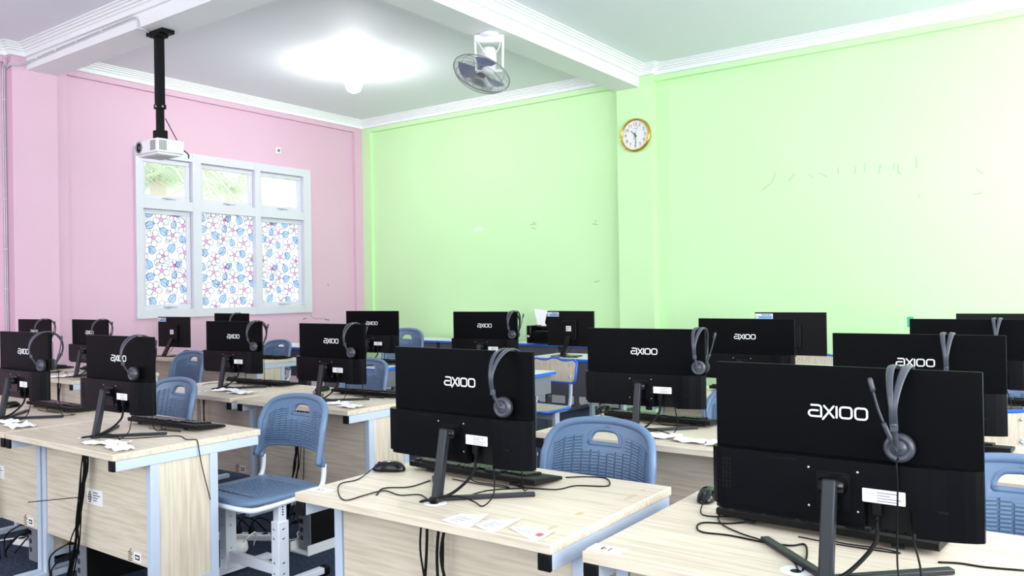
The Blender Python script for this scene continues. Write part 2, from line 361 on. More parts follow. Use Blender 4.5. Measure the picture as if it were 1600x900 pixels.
def film_pane(y0, y1, z0, z1, seed):
    m = MB(); x = WX-.043
    m.quad([(x, y0, z0), (x, y1, z0), (x, y1, z1), (x, y0, z1)], 0)
    def put(poly, mi, off):
        c = clip(poly, y0, y1, z0, z1)
        if c: m.quad([(x+off, a, b) for a, b in c], mi)
    def line(pts, w=.0062, mi=3):
        for (a, b), (c, d) in zip(pts, pts[1:]):
            L = math.hypot(c-a, d-b)
            if L < 1e-6: continue
            nx, ny = -(d-b)/L*w/2, (c-a)/L*w/2
            put([(a+nx, b+ny), (a-nx, b-ny), (c-nx, d-ny), (c+nx, d+ny)], mi, .0012)
    def flower(cy, cz, r, ph):
        for k in range(5):
            a = ph+2*PI*k/5; pts = []
            for j in range(15):
                th = 2*PI*j/14; u = r*.58+r*.42*math.cos(th); v = r*.35*math.sin(th)*(1+.25*math.cos(th))
                pts.append((cy+u*math.cos(a)-v*math.sin(a), cz+u*math.sin(a)+v*math.cos(a)))
            line(pts)
        for k in range(6):
            a = ph+2*PI*k/6; q = [(cy+.022*math.cos(a)+.0085*math.cos(t_*PI/3), cz+.022*math.sin(a)+.0085*math.sin(t_*PI/3)) for t_ in range(6)]
            put(q, 1, .0016)
        put([(cy+.012*math.cos(t_*PI/3), cz+.012*math.sin(t_*PI/3)) for t_ in range(6)], 1, .0018)
    def leaf(cy, cz, r, ph, fill=True):
        pts = []
        for j in range(17):
            th = 2*PI*j/16; u = r*math.cos(th)*(1+.10*math.cos(3*th)); v = r*.80*math.sin(th)*(1-.25*math.cos(th)+.14*math.cos(5*th))
            pts.append((cy+u*math.cos(ph)-v*math.sin(ph), cz+u*math.sin(ph)+v*math.cos(ph)))
        if fill:
            for a, b in zip(pts, pts[1:]): put([(cy, cz), a, b], 2, .0010)
        line(pts); line([pts[0], (cy, cz), pts[8]], .004)
    rnd = random.Random(seed); PZ, PY = .60, .54   # the print repeats every PZ / PY
    motif_f = [(.10, .08, .085, .2), (.36, .03, .07, .7), (.24, .24, .085, 1.1), (.48, .28, .075, .1), (.08, .40, .08, .5), (.34, .46, .085, .9), (.50, .52, .06, .3)]
    motif_l = [(.22, .10, .055, 2.2), (.47, .13, .06, .9), (.07, .24, .05, 1.8), (.37, .32, .06, 2.6), (.20, .39, .058, .4), (.50, .41, .045, 1.3), (.18, .53, .06, 2.0), (.02, .54, .05, .8)]
    oy, oz = rnd.random()*PY, rnd.random()*.1
    for iy in range(-1, int((y1-y0)/PY)+2):
        for iz in range(-1, int((z1-z0)/PZ)+2):
            by, bz = y0-oy+iy*PY, z0-oz+iz*PZ
            for a, b, r, ph in motif_l: leaf(by+a, bz+b, r*.95, ph)
            for a, b, r, ph in motif_f: flower(by+a, bz+b, r*1.22, ph)
            leaf(by+.28, bz+.56, .04, 1.5, False); leaf(by+.42, bz+.21, .03, .3, False)
            for _ in range(5):
                a, b = rnd.random()*PY, rnd.random()*PZ; pts = [(by+a, bz+b)]
                ph = rnd.random()*6
                for _k in range(5): ph += rnd.uniform(-.6, .6); pts.append((pts[-1][0]+.03*math.cos(ph), pts[-1][1]+.03*math.sin(ph)))
                line(pts, .0045)
    m.build('film_pane', ['film', 'film_pink', 'film_blue', 'film_line'], win)
for i, p in enumerate(low): film_pane(p[0]-.008, p[1]+.008, p[2]-.008, p[3]+.008, 3+i)

# ------------------------------------------------------------------ palms beyond the window
def palm(loc, h, n, seed, label):
    rnd = random.Random(seed); root = thing('palm_tree', label, 'palm', loc, 0, 'palms beyond the window')
    m = MB(); m.tube(smooth([(0, 0, 0), (.1, .05, h*.5), (.05, 0, h)], 4), .13, 8, radii=None); m.build('trunk', 'bark', root)
    m = MB()
    for k in range(n):
        a = 2*PI*k/n+rnd.uniform(-.2, .2); L = rnd.uniform(1.7, 2.4); rise = rnd.uniform(.1, .9); P = []
        for j in range(9):
            s = j/8; P.append(Vector((math.cos(a)*L*s, math.sin(a)*L*s, h+rise*math.sin(s*PI*.75)*1.1-1.5*s*s)))
        m.tube(P, .015, 5)
        for j in range(1, 9):
            for e in (0, .33, .66):
                s = min((j-1+e)/8, 1); i0 = min(int(s*8), 7); p = P[i0].lerp(P[i0+1], s*8-i0); d = (P[i0+1]-P[i0]).normalized()
                sd = d.cross(Vector((0, 0, 1))).normalized()
                for sg in (-1, 1):
                    tip = p+(sd*sg*.42+d*.28+Vector((0, 0, -.22)))*(1-.5*s); w = Vector((0, 0, .018))+d*.012
                    m.quad([p-w, p+w, tip])
    m.build('fronds', 'leaf', root)
palm((-12.6, 7.4, 0), 3.35, 17, 1, 'palm with drooping fronds seen through the two left upper panes')
palm((-16.6, 11.6, 0), 3.9, 14, 5, 'farther palm seen through the middle upper pane')
m = MB(); m.bx(-40, WX-.35, -15, 30, -.3, -.05); struct(m.build('ground', mat('pale concrete yard', (.5, .5, .48), .9)), 'pale ground outside the window', 'ground')

# ------------------------------------------------------------------ text helper
def text_into(m, s, size, T, mi=0, t=.0006, align='CENTER'):
    c = bpy.data.curves.new('lettering', 'FONT'); c.body = s; c.size = size; c.align_x = align; c.align_y = 'CENTER'; c.resolution_u = 3
    o = bpy.data.objects.new('lettering', c); COL.objects.link(o)
    bpy.context.view_layer.update()
    me = bpy.data.meshes.new_from_object(o.evaluated_get(bpy.context.evaluated_depsgraph_get()))
    bpy.data.objects.remove(o); bpy.data.curves.remove(c)
    m._add([Vector((v.co.x, v.co.y, t)) for v in me.vertices], [tuple(p.vertices) for p in me.polygons], mi, False, T)
    bpy.data.meshes.remove(me)

# ------------------------------------------------------------------ computer desks (ash laminate on a grey steel frame)
DW, DD, DZ = 1.01, .73, .75
def make_desk():
    t = thing('computer_desk', 'x', 'desk'); h = DW/2
    m = MB(); m.bx(-h, h, 0, DD, DZ-.028, DZ, bev=.002); m.build('tabletop', 'wood_x', t)
    for s in (-1, 1):
        m = MB(); xo = s*(h-.002); xi = s*(h-.042)
        m.bx(xi, xo, .012, DD-.012, DZ-.073, DZ-.029, bev=.002)
        m.bx(xi+s*.003, xo-s*.002, .165, .205, .03, DZ-.073, bev=.002); m.bx(xi+s*.003, xo-s*.002, .455, .495, .03, DZ-.073, bev=.002)
        m.bx(xi, xo, .05, .66, 0, .03, bev=.003); m.bx(xi+s*.006, xo-s*.005, .205, .455, .10, .13)
        f = m.build('side_frame', 'steel', t)
        m = MB(); m.bx(xi-s*.0, xo-s*.0, 0, .0125, DZ-.074, DZ-.0285, bev=.003); m.build('end_cap', 'rubber', f)
        m = MB(); m.bx(s*(h-.030), s*(h-.012), 0.2055, .4545, .1305, DZ-.0735); m.build('side_panel', 'wood_z', t)
    m = MB(); m.bx(-h+.043, h-.043, .172, .188, .225, DZ-.029); m.build('front_panel', 'wood_x', t)
    m = MB(); m.lathe([(0, .0004), (.034, .0004), (.037, 0)], (-.02, .15, DZ)); m.lathe([(0, .00055), (.013, .00052)], (-.02, .146, DZ), mi=1); m.build('cable_grommet', ['offwhite', 'rubber'], t)
    return t
desk = Maker(make_desk())
G_DESK = 'ash laminate computer desks in rows'
DESKS = [
 (-.555, 1.745, 'ash laminate desk with number card 14 on its front corner'),
 (-1.66, 1.745, 'ash laminate desk with number card 15 on its front corner'),
 (-3.825, 1.745, 'ash desk with a white sticker on its front panel and cables hanging before it'),
 (-4.85, 1.745, 'ash desk cut by the photo edge, standing left of the cable-hung desk'),
 (-1.63, 3.11, 'ash desk standing directly behind the desk numbered 15'),
 (-.555, 3.11, 'ash desk standing directly behind the desk numbered 14'),
 (-3.90, 3.11, 'ash desk right behind the blue chair that stands pulled out in the aisle'),
 (-4.98, 3.11, 'ash desk left of the one behind the pulled-out chair, in the second row'),
 (-7.03, 3.11, 'ash desk seen between the two front-row monitors nearest the pink wall'),
 (-8.06, 3.11, 'ash desk close to the pink pilaster, in the second row'),
 (-7.12, 4.74, 'ash desk in the third row under the floral window, right-hand one'),
 (-8.15, 4.74, 'ash desk carrying the plain square monitor under the floral window'),
 (-1.72, 4.42, 'ash desk in the third row, two rows behind the desk numbered 15'),
 (-.60, 4.62, 'ash desk in the third row, two rows behind the desk numbered 14'),
]
for x, y, l in DESKS: desk((x, y, 0), 0, l, G_DESK)

# ------------------------------------------------------------------ blue-edged school tables
TZ = .78
def make_table():
    t = thing('school_table', 'x', 'table'); w, d = .35, .56
    m = MB(); m.prism(rrect(-w, w, 0, d, .03), Matrix.Translation((0, 0, TZ-.024)), .024)
    for f in m.bm.faces:
        if abs(f.normal.z) < .5: f.material_index = 1
    m.bm.normal_update()
    for f in m.bm.faces: f.material_index = 0 if abs(f.normal.z) > .5 else 1
    m.build('tabletop', ['tabletop', 'blue'], t)
    m = MB(); m.bx(-w+.04, w-.04, .035, d-.04, TZ-.17, TZ-.025); m.build('drawer_box', 'drawer', t)
    m = MB(); m.bx(-w+.045, w-.045, .02, .034, TZ-.34, TZ-.025); m.build('front_panel', 'drawer2', t)
    for s in (-1, 1):
        m = MB(); x = s*(w-.055)
        m.bx(x-.012, x+.012, d/2-.04, d/2+.04, .04, TZ-.17); m.bx(x-.02, x+.02, .03, d-.03, 0, .04, bev=.008)
        for k in range(5): m.bx(x-.0128, x+.0128, d/2-.006, d/2+.006, .38+k*.04, .392+k*.04, mi=1)
        m.build('leg', ['drawer2', 'offwhite'], t)
    return t
table = Maker(make_table())
G_T = 'blue-edged school tables'
for x, y, l in [
 (-5.16, 4.72, 'blue-edged white table under the black monitor in front of the room corner'),
 (-3.75, 4.72, 'blue-edged white table in front of the wooden chair, under a monitor with headset'),
 (-4.02, 6.25, 'blue-edged white table behind the wooden chair, under the stickered monitor'),
 (-5.39, 7.84, 'blue-edged white table against the green wall with the printer on it'),
 (-4.68, 7.84, 'blue-edged white table against the green wall just right of the printer table'),
 (-6.55, 7.84, 'blue-edged white table against the green wall, second left of the printer table'),
 (-7.26, 7.84, 'blue-edged white table against the green wall, behind the distant blue chair'),
 (-8.20, 6.22, 'blue-edged white table along the pink wall, partly behind the small chair'),
 (-7.49, 6.22, 'blue-edged white table right of the table along the pink wall'),
 (-1.98, 6.10, 'blue-edged white table below the monitor with the bright sticker near the wall'),
 (-.42, 5.98, 'blue-edged white table at the far right under the rearmost monitor')]:
    table((x, y, 0), 0, l, G_T)

# ------------------------------------------------------------------ all-in-one computers
PT, PB, MIDZ = .469, .111, .262      # panel top, panel bottom, top of the thick lower housing (above the desk)
def logo_strokes():
    def arc(cx, cy, r, a0, a1, n=5): return [(cx+r*math.cos(R(a0+(a1-a0)*k/n)), cy+r*math.sin(R(a0+(a1-a0)*k/n))) for k in range(n+1)]
    a = [(.22, 1.02), (.85, 1.02)] + arc(.85, .77, .25, 90, 0) + [(1.1, 0), (.25, 0)] + arc(.25, .27, .27, 270, 90) + [(.8, .54)]
    def o(x): return rrect(x, x+1.0, 0, .98, .26)
    return [(a, 0), ([(1.36, 1.0), (1.72, .60)], 0), ([(2.2, -.02), (1.86, .38)], 0), ([(2.2, 1.0), (1.24, -.22)], 0), ([(2.46, .98), (2.46, 0)], 0), (o(2.76), 1), (o(4.06), 1)]
def make_aio():
    t = thing('desktop_computer', 'x', 'computer')
    m = MB(); m.bx(-.294, .294, -.005, .006, PB, PT, bev=.002); m.build('panel', 'black', t)
    m = MB(); m.bx(-.288, .288, .0061, .0066, PB+.018, PT-.006); m.build('screen', 'screen', t)
    def plan(x0, x1):
        L = [(-.296, -.003), (-.297, -.020), (-.292, -.034), (-.280, -.043), (-.262, -.046)]
        Rr = [(.17, -.050), (.20, -.048), (.23, -.043), (.26, -.034), (.28, -.025), (.294, -.014), (.295, -.003)]
        p = [q for q in L if q[0] > x0] + [q for q in Rr if q[0] < x1]
        if x0 > -.29: p = [(x0, -.003), (x0, -.050)] + p
        if x1 < .29: p = p + [(x1, -.050), (x1, -.003)]
        return p
    m = MB()
    m.prism(plan(-1, 1), Matrix.Translation((0, 0, .178)), MIDZ-.178)
    pl = plan(-1, .065); m.prism(pl, Matrix.Translation((0, 0, PB+.012)), .178-PB-.012); m.prism([(x*.985, y*.8) for x, y in pl], Matrix.Translation((0, 0, PB)), .012)
    m.prism(plan(.175, 1), Matrix.Translation((0, 0, PB)), .178-PB)
    m.bx(.065, .175, -.016, -.004, PB, .178, mi=1)
    for r in range(3):
        for k in range(7): m.box((-.262+r*.009, -.0462-r*.00025, .235-k*.011), (.005, .0012, .006), mi=1)
    m.box((-.12, -.0484, .252), (.07, .0012, .0025), mi=1)
    m.box((.222, -.0448, .172), (.018, .003, .005), mi=1, T=None)
    for sx in (-.055, .052):
        for z in (.238, .150): m.lathe([(0, .0012), (.0025, .0008), (.003, 0)], (sx, -.0492, z), (0, -1, 0), 8, mi=2)
    m.build('lower_housing', ['housing', 'rubber', 'chrome'], t)
    m = MB()
    for q, (pts, cl) in enumerate(logo_strokes()): m.stroke([((x-2.53)*.0255, (y-.5)*.0255) for x, y in pts], .0043, front((0, -.0050, .363)), .0007+q*4e-4/7, closed=cl)
    m.build('logo', 'logo', t)
    m = MB(); m.prism(rrect(.062, .150, .176, .206, .002), front((0, -.0502, 0)), .0005); 
    for k in range(4): m.bx(.092, .092+(.045, .028, .05, .042)[k], -.0510, -.0506, .198-k*.006, .2000-k*.006, mi=1)
    m.build('label_sticker', ['label', 'inkgrey', 'inkgrey'], t)
    m = MB(); m.prism(rrect(-.038, .038, .146, .234, .007), front((0, -.0465, 0)), .006, mi=0); m.tube([(-.027, -.062, .205), (.027, -.062, .205)], .0165, 12); m.build('hinge', 'gloss', t)
    m = MB(); m.bar((0, -.1205, .009), (0, -.078, .222), .031, .026, bev=.005, side=(0, -1, .2)); m.build('stem', 'stand', t)
    m = MB(); m.bx(-.018, .018, -.138, -.09, .0006, .016, bev=.003)
    for s in (-1, 1): m.bar((0, -.105, .007), (s*.215, .105, .007), .024, .0125, bev=.003)
    m.build('foot', 'stand', t)
    m = MB(); m.box((.088, -.032, .160), (.022, .018, .034), bev=.004); m.tube([(.088, -.033, .145), (.088, -.034, .13)], .0055, 8)
    m.tube(smooth([(.088, -.034, .132), (.086, -.045, .085), (.05, -.085, .035), (.02, -.125, .015), (-.012, -.158, .010), (-.02, -.172, .0085)]), .0048, 8)
    m.tube(smooth([(.155, -.03, .165), (.157, -.032, .12), (.18, -.06, .04), (.17, -.10, .007), (.11, -.075, .007), (.05, -.09, .019), (.0, -.150, .010), (-.024, -.176, .008)]), .0024, 6)
    m.build('power_cable', 'rubber', t)
    return t
aio = Maker(make_aio())
G_C = 'black all-in-one computers seen from behind'
AIO = {
 'F': (-.495, 1.965, -.5, DZ, 'large black all-in-one computer on desk 14, back with white logo towards us'),
 'C': (-1.683, 2.03, -1.3, DZ, 'black all-in-one computer on desk 15, one headset over its right part'),
 'T': (-1.73, 3.436, 4, DZ, 'black all-in-one computer behind the desk numbered 15, headset on its right corner'),
 'A': (-3.79, 2.03, 1.2, DZ, 'black all-in-one computer on the cable-hung desk, headset band crossing its logo'),
 'L': (-4.81, 2.04, -.3, DZ, 'black all-in-one computer cut by the photo edge on the front desk'),
 'm2L': (-4.97, 3.49, 4, DZ, 'black all-in-one computer overlapping the one below the window, left of the pulled-out chair'),
 'm2R': (-3.847, 3.40, .6, DZ, 'black all-in-one computer directly behind the pulled-out blue chair'),
 'b1': (-5.112, 4.978, 5, TZ, 'black all-in-one computer on blue-edged table before the room corner, no headset'),
 'b2': (-3.813, 4.90, 4, TZ, 'black all-in-one computer on blue-edged table left of the printer, headset on corner'),
 'r1': (-.565, 3.36, 2.5, DZ, 'black all-in-one computer directly behind the large one on desk 14'),
 'r2': (-1.705, 4.70, -2, DZ, 'black all-in-one computer in third row without headset, between the two right-hand rows'),
 'r3': (-.55, 4.873, 0, DZ, 'black all-in-one computer third in line behind desk 14, only its upper edge showing'),
 'fl1': (-6.80, 3.396, 0, DZ, 'black all-in-one computer by the pink wall with headset covering half its logo'),
 'fl2': (-7.573, 3.30, 1, DZ, 'black all-in-one computer in front of the pink pilaster'),
 'far': (-7.153, 5.0, -1, DZ, 'black all-in-one computer just under the floral window sill'),
}
AO = {}
for k, (x, y, a, z, l) in AIO.items(): AO[k] = aio((x, y, z), R(a), l, G_C)

# ------------------------------------------------------------------ plain monitors on a slanting neck
def make_lcd():
    t = thing('monitor', 'x', 'monitor')
    m = MB(); m.bx(-.272, .272, -.012, .008, .092, .425, bev=.003); m.build('panel', 'rubber', t)
    m = MB(); m.bx(-.265, .265, .0081, .0086, .105, .418); m.build('screen', 'screen', t)
    m = MB(); m.prism(rrect(-.085, .085, .15, .335, .01), front((0, -.011, 0)), .022, bev=.004); m.prism(rrect(-.03, .03, .235, .285, .002), front((0, -.0335, 0)), .0005, mi=1)
    for k in range(3): m.bx(-.024, .0+k*.01, -.0345, -.0341, .246+k*.012, .250+k*.012, mi=2)
    m.bx(-.005, .012, -.0345, -.0335, .18, .19, mi=1); m.build('rear_cover', ['rubber', 'label', 'inkgrey'], t)
    m = MB(); m.bar((0, -.135, .008), (0, -.028, .19), .055, .022, bev=.004, side=(0, -1, .5)); m.build('neck', 'gloss', t)
    m = MB(); m.prism(rrect(-.12, .12, -.17, .03, .02), Matrix.Identity(4), .010, bev=.002); m.build('base', 'gloss', t)
    m = MB(); m.prism(rrect(-.268, -.13, .372, .414, .003), front((0, -.0122, 0)), .0006); m.prism(rrect(-.262, -.136, .376, .396, .003), front((0, -.0129, 0)), .0004, mi=1)
    for k in range(6): m.bx(-.215+k*.012, -.207+k*.012, -.0134, -.0129, .400, .409, mi=2)
    m.lathe([(0, .0005), (.008, .0004)], (-.25, -.0129, .386), (0, -1, 0), 12, 0); m.build('sticker', ['label', 'sky_sticker', 'ink'], t)
    m = MB(); m.tube(smooth([(.05, -.02, .17), (.055, -.05, .10), (.03, -.10, .03), (.06, -.19, .012), (.2, -.16, .004)]), .003, 6); m.build('signal_cable', 'rubber', t)
    return t
lcd = Maker(make_lcd())
G_L = 'plain black monitors with stickers'
lcd((-8.25, 5.04, DZ), R(4), 'plain black monitor with slanting neck below the left part of the floral window', G_L)
lcd((-4.06, 6.54, TZ), R(-5), 'plain black monitor with slanting neck beside the printer', G_L)
lcd((-1.95, 6.37, TZ), R(1), 'plain black monitor near the green wall with a blue and white sticker, third row right', G_L)
o = lcd((-.52, 6.25, TZ), R(4), 'rearmost plain black monitor at the right edge, its sticker corner just showing', G_L)
for c in o.children:
    if c.name.startswith('sticker'): c.location.x = .395

# ------------------------------------------------------------------ headsets hung over the computers
def make_headset():
    t = thing('headset', 'x', 'headset'); m = MB()
    for s in (-1, 1):
        P = []
        for k in range(27):
            a = PI*(k-3)/20; fk = max(0, math.sin(a)); P.append((s*(.003+.0125*fk**1.3), -.086*math.cos(a), -.0805+.0875*math.sin(a)))
        m.tube(P, .0105, 8, flat=.24, side=(1, 0, 0), radii=[.006+.0035*max(0, math.sin(PI*(k-3)/20))**1.3 for k in range(27)])
    m.build('headband', 'headset', t)
    for sy in (-1, 1):
        m = MB(); m.tube(smooth([(0, sy*.0805, -.110), (0, sy*.070, -.135), (0, sy*.056, -.155), (.002, sy*.046, -.172)], 4), .0065, 8, flat=.55, side=(1, 0, 0)); m.bx(-.008, .008, sy*.077-.004, sy*.077+.004, -.128, -.112, bev=.001); sl = m.build('slider', 'headset', t)
        m = MB(); m.lathe([(0, .031), (.010, .030), (.0165, .026), (.018, .023), (.020, .025), (.026, .027), (.031, .023), (.032, .014)], (0, sy*.014, -.171), (0, sy, 0), 28); c = m.build('ear_cup', 'headset', t)
        m = MB(); m.lathe([(.012, 0), (.028, 0), (.032, .006), (.0315, .0141), (.012, .0141)], (0, sy*.0135, -.171), (0, sy, 0), 24); m.build('ear_cushion', 'cushion', c)
        m = MB(); m.stroke([(-.0045, -.003), (-.001, .0035), (.001, -.002), (.0045, .003)], .0022, basis((-sy, 0, 0), (0, 0, 1), (0, sy*.0452, -.171)), .0004); m.build('maker_mark', 'label', c)
    m = MB(); m.tube(smooth([(.0, -.046, -.176), (-.012, -.050, -.150), (-.026, -.053, -.115)], 4), .0055, 8); m.tube(smooth([(-.026, -.053, -.115), (-.036, -.055, -.085), (-.046, -.056, -.045)], 4), .0028, 8); m.lathe([(0, 0), (.0055, .002), (.006, .008), (.006, .026), (.004, .031), (0, .032)], (-.045, -.056, -.048), (-.25, 0, 1), 12); m.build('microphone', 'headset', t)
    m = MB(); m.tube(smooth([(.0, -.044, -.190), (.0, -.060, -.204), (.002, -.062, -.24), (.0, -.062, -.34), (.0, -.066, -.42), (.012, -.09, -.452), (.028, -.13, -.457), (.07, -.165, -.4652), (.10, -.17, -.4655), (.09, -.19, -.4655)]), .002, 6); m.build('cord', 'rubber', t)
    return t
hset = Maker(make_headset())
G_H = 'headsets hung over the computers'
def hang(k, dx, flip, label):
    x, y, a, z, _ = AIO[k]; a = R(a)
    hset((x+dx*math.cos(a), y+dx*math.sin(a), z+PT), a+(PI if flip else 0), label, G_H)
hang('F', .135, 0, 'grey headset with raised microphone over the large computer on desk 14')
hang('C', .195, 1, 'grey headset hanging over the computer on desk 15')
hang('T', .27, 1, 'dark headset over the corner of the computer behind desk 15')
hang('A', .165, 1, 'dark headset whose band crosses the logo of the computer on the cable-hung desk')
hang('L', .262, 1, 'dark headset over the computer at the photo edge')
hang('m2L', .24, 1, 'dark headset over the computer left of the one behind the pulled-out chair')
hang('m2R', .20, 1, 'dark headset over the computer behind the pulled-out chair')
hang('b2', .262, 1, 'dark headset over the computer left of the printer')
hang('fl1', .20, 1, 'dark headset over the computer by the pink wall, half hiding its logo')
hang('fl2', .19, 1, 'dark headset over the computer before the pink pilaster')
hang('far', .10, 1, 'dark headset over the computer under the window sill')
hang('r1', .11, 1, 'grey headset over the computer directly behind the one on desk 14')
hang('r3', .12, 1, 'grey headset over the third computer in line behind desk 14')

# ------------------------------------------------------------------ keyboards and mice
def make_keyboard():
    t = thing('keyboard', 'x', 'keyboard'); w, d = .283, .083
    T = basis((0, 1, 0), (0, 0, 1), (-w, 0, 0))
    m = MB(); m.prism([(-d, .017), (-d+.006, .013), (d, .004), (d, .013), (d-.008, .0165), (-d+.012, .034), (-d, .032)], T, 2*w); m.build('body', 'rubber', t)
    m = MB(); tilt = math.atan2(-.0175, 2*d-.02)
    def keyrow(y, x0, widths):
        x = x0
        for kw in widths:
            if kw > 0:
                z = .0345-.0175*(y+d-.012)/(2*d-.02)
                m.box((x+kw/2, y, z+.0035), (kw-.0028, .0155, .008), T=None)
            x += abs(kw)
    u = .0216; x0 = -w+.012
    for k, y in enumerate((-.062, -.036, -.017, .002, .021, .040)):
        main = {0: [u, -u*.6]+[u*.95]*4+[-u*.4]+[u*.95]*4+[-u*.4]+[u*.95]*4, 1: [u]*13+[2*u], 2: [1.5*u]+[u]*12+[1.5*u], 3: [1.8*u]+[u]*11+[2.2*u], 4: [2.3*u]+[u]*10+[2.7*u], 5: [1.25*u]*3+[6.25*u]+[1.25*u]*4}[k]
        keyrow(y, x0, main)
        if k in (0, 1, 2): keyrow(y, x0+15.4*u, [u]*3)
        elif k == 4: keyrow(y, x0+16.4*u, [u])
        elif k == 5: keyrow(y, x0+15.4*u, [u]*3)
        if k: keyrow(y, x0+18.8*u, [u]*4 if k != 5 else [2*u, u, u])
    m.build('keys', 'key', t)
    for s in (-1, 1):
        m = MB(); m.bar((s*.19, -d+.022, .021), (s*.19, -d+.006, .0045), .03, .004, side=(0, 1, 0)); m.build('folding_foot', 'stand', t)
    m = MB(); m.tube(smooth([(.02, -d+.002, .022), (.02, -d-.012, .012), (.06, -d-.028, .004), (.16, -d-.018, .004), (.2, -d-.032, .004), (.08, -d-.045, .004), (-.04, -d-.038, .004)]), .002, 6); m.build('cord', 'rubber', t)
    return t
keyb = Maker(make_keyboard())
G_K = 'black keyboards behind the computers'
for x, y, a, z, l in [
 (-.60, 2.262, -2, DZ, 'black keyboard under the large computer on desk 14'),
 (-1.79, 2.278, -1, DZ, 'black keyboard on desk 15 under its computer'),
 (-3.79, 2.315, 3, DZ, 'black keyboard on raised feet on the cable-hung desk'),
 (-4.98, 2.32, -1, DZ, 'black keyboard on raised feet on the desk at the photo edge'),
 (-1.76, 3.68, -1, DZ, 'black keyboard on the desk directly behind desk 15'),
 (-.56, 3.65, -1, DZ, 'black keyboard on the desk directly behind desk 14'),
 (-3.80, 3.69, 3, DZ, 'black keyboard on the desk behind the pulled-out chair'),
 (-4.97, 3.74, 4, DZ, 'black keyboard beside a mouse in the second row, left of the chair-backed desk'),
 (-7.05, 3.66, 2, DZ, 'black keyboard on the desk by the pink wall with the half-hidden logo'),
 (-8.0, 3.62, 0, DZ, 'black keyboard on the desk before the pink pilaster'),
 (-6.95, 5.28, 2, DZ, 'black keyboard on the desk under the window sill'),
 (-8.12, 5.32, 0, DZ, 'black keyboard on the desk with the plain monitor under the window'),
 (-5.24, 5.195, 3, TZ, 'black keyboard on the blue-edged table before the room corner'),
 (-.52, 5.16, 0, DZ, 'black keyboard on the third-row desk in line with desk 14'),
 (-1.74, 5.0, 0, DZ, 'black keyboard on the third-row desk in line with desk 15')]:
    keyb((x, y, z), R(a), l, G_K)
def make_mouse():
    t = thing('computer_mouse', 'x', 'mouse'); m = MB(); n, k = 18, 9; v = []; f = []
    for i in range(k+1):
        ph = PI/2*i/k
        for j in range(n):
            a = 2*PI*j/n; cx_, sy_ = math.cos(a), math.sin(a)
            sx = .033*(1-.10*math.cos(2*a)); r = math.cos(ph)**.55 if i < k else 0
            y = .062*sy_*r; v.append((sx*cx_*r*(1-.12*(1-abs(sy_))), y, .004+.034*math.sin(ph)*(1-.18*(y/.062-.25)**2)))
    for i in range(k):
        for j in range(n): f.append((i*n+j, i*n+(j+1) % n, (i+1)*n+(j+1) % n, (i+1)*n+j))
    f.append(tuple(reversed(range(n)))); m._add(v, f, 0, True); bmesh.ops.remove_doubles(m.bm, verts=m.bm.verts, dist=1e-5)
    m.tube([(.0, -.058, .014), (0, -.05, .0255), (0, -.02, .0345), (0, .0, .037)], .0012, 6, 1); m.build('shell', ['gloss', 'key'], t)
    m = MB(); m.lathe([(.0, -.0035), (.008, -.003), (.009, 0), (.008, .003), (0, .0035)], (0, -.036, .027), (1, 0, 0), 16); m.build('wheel', 'stand', t)
    return t
mouse_p = Maker(make_mouse())
G_M = 'black computer mice'
def mouse(x, y, a, z, label, cord):
    o = mouse_p((x, y, z), R(a), label, G_M); T = Matrix.Translation((x, y, z)) @ Matrix.Rotation(R(a), 4, 'Z'); inv = T.inverted()
    m = MB(); m.tube(smooth([(0, -.058, .012)] + [inv @ Vector((p[0], p[1], z+.0028)) for p in cord]), .002, 6); OWN.add(m.build('cord', 'rubber', o).name)
PXY = lambda px, py, z=DZ: (lambda d: Vector((0, 0, CAM_H))+d*((z-CAM_H)/d.z))(rt*((px-800)/F_PX)-up*((py-450)/F_PX)+fw)
mouse(-.99, 2.375, 12, DZ, 'black mouse beside the large computer on desk 14', [PXY(1098, 806), PXY(1150, 808), PXY(1165, 804), PXY(1140, 801), PXY(1122, 808), PXY(1130, 822), PXY(1160, 836), PXY(1190, 846), PXY(1215, 862), PXY(1240, 880), PXY(1247, 893)])
mouse(-2.12, 2.14, -62, DZ, 'black mouse on desk 15 near its left corner', [PXY(560, 750), PXY(532, 757), PXY(529, 772), PXY(540, 783), PXY(570, 775), PXY(600, 768), PXY(625, 775), PXY(655, 774), PXY(668, 782), PXY(674, 788)])
mouse(-2.16, 3.80, 0, DZ, 'black mouse on the desk directly behind desk 15', [PXY(940, 650), PXY(944, 655), PXY(935, 659)])
mouse(-4.24, 3.66, 0, DZ, 'black mouse on the desk behind the pulled-out chair', [(-4.24, 3.58), (-4.15, 3.52), (-4.2, 3.45), (-4.0, 3.40)])
mouse(-5.40, 3.77, 20, DZ, 'black mouse beside the keyboard in the second row, left of the chair-backed desk', [(-5.38, 3.69), (-5.32, 3.62), (-5.34, 3.52), (-5.28, 3.44)])
mouse(-5.30, 2.165, 10, DZ, 'black mouse on the desk at the photo edge', [(-5.27, 2.09), (-5.18, 2.06), (-5.15, 2.05), (-5.02, 1.99)])
mouse(-7.45, 3.70, 10, DZ, 'black mouse on the desk by the pink wall', [(-7.43, 3.6), (-7.3, 3.55), (-7.35, 3.45), (-7.2, 3.4)])
mouse(-7.72, 5.30, 10, DZ, 'black mouse beside the plain monitor under the window', [(-7.68, 5.2), (-7.75, 5.1), (-8.0, 5.05)])
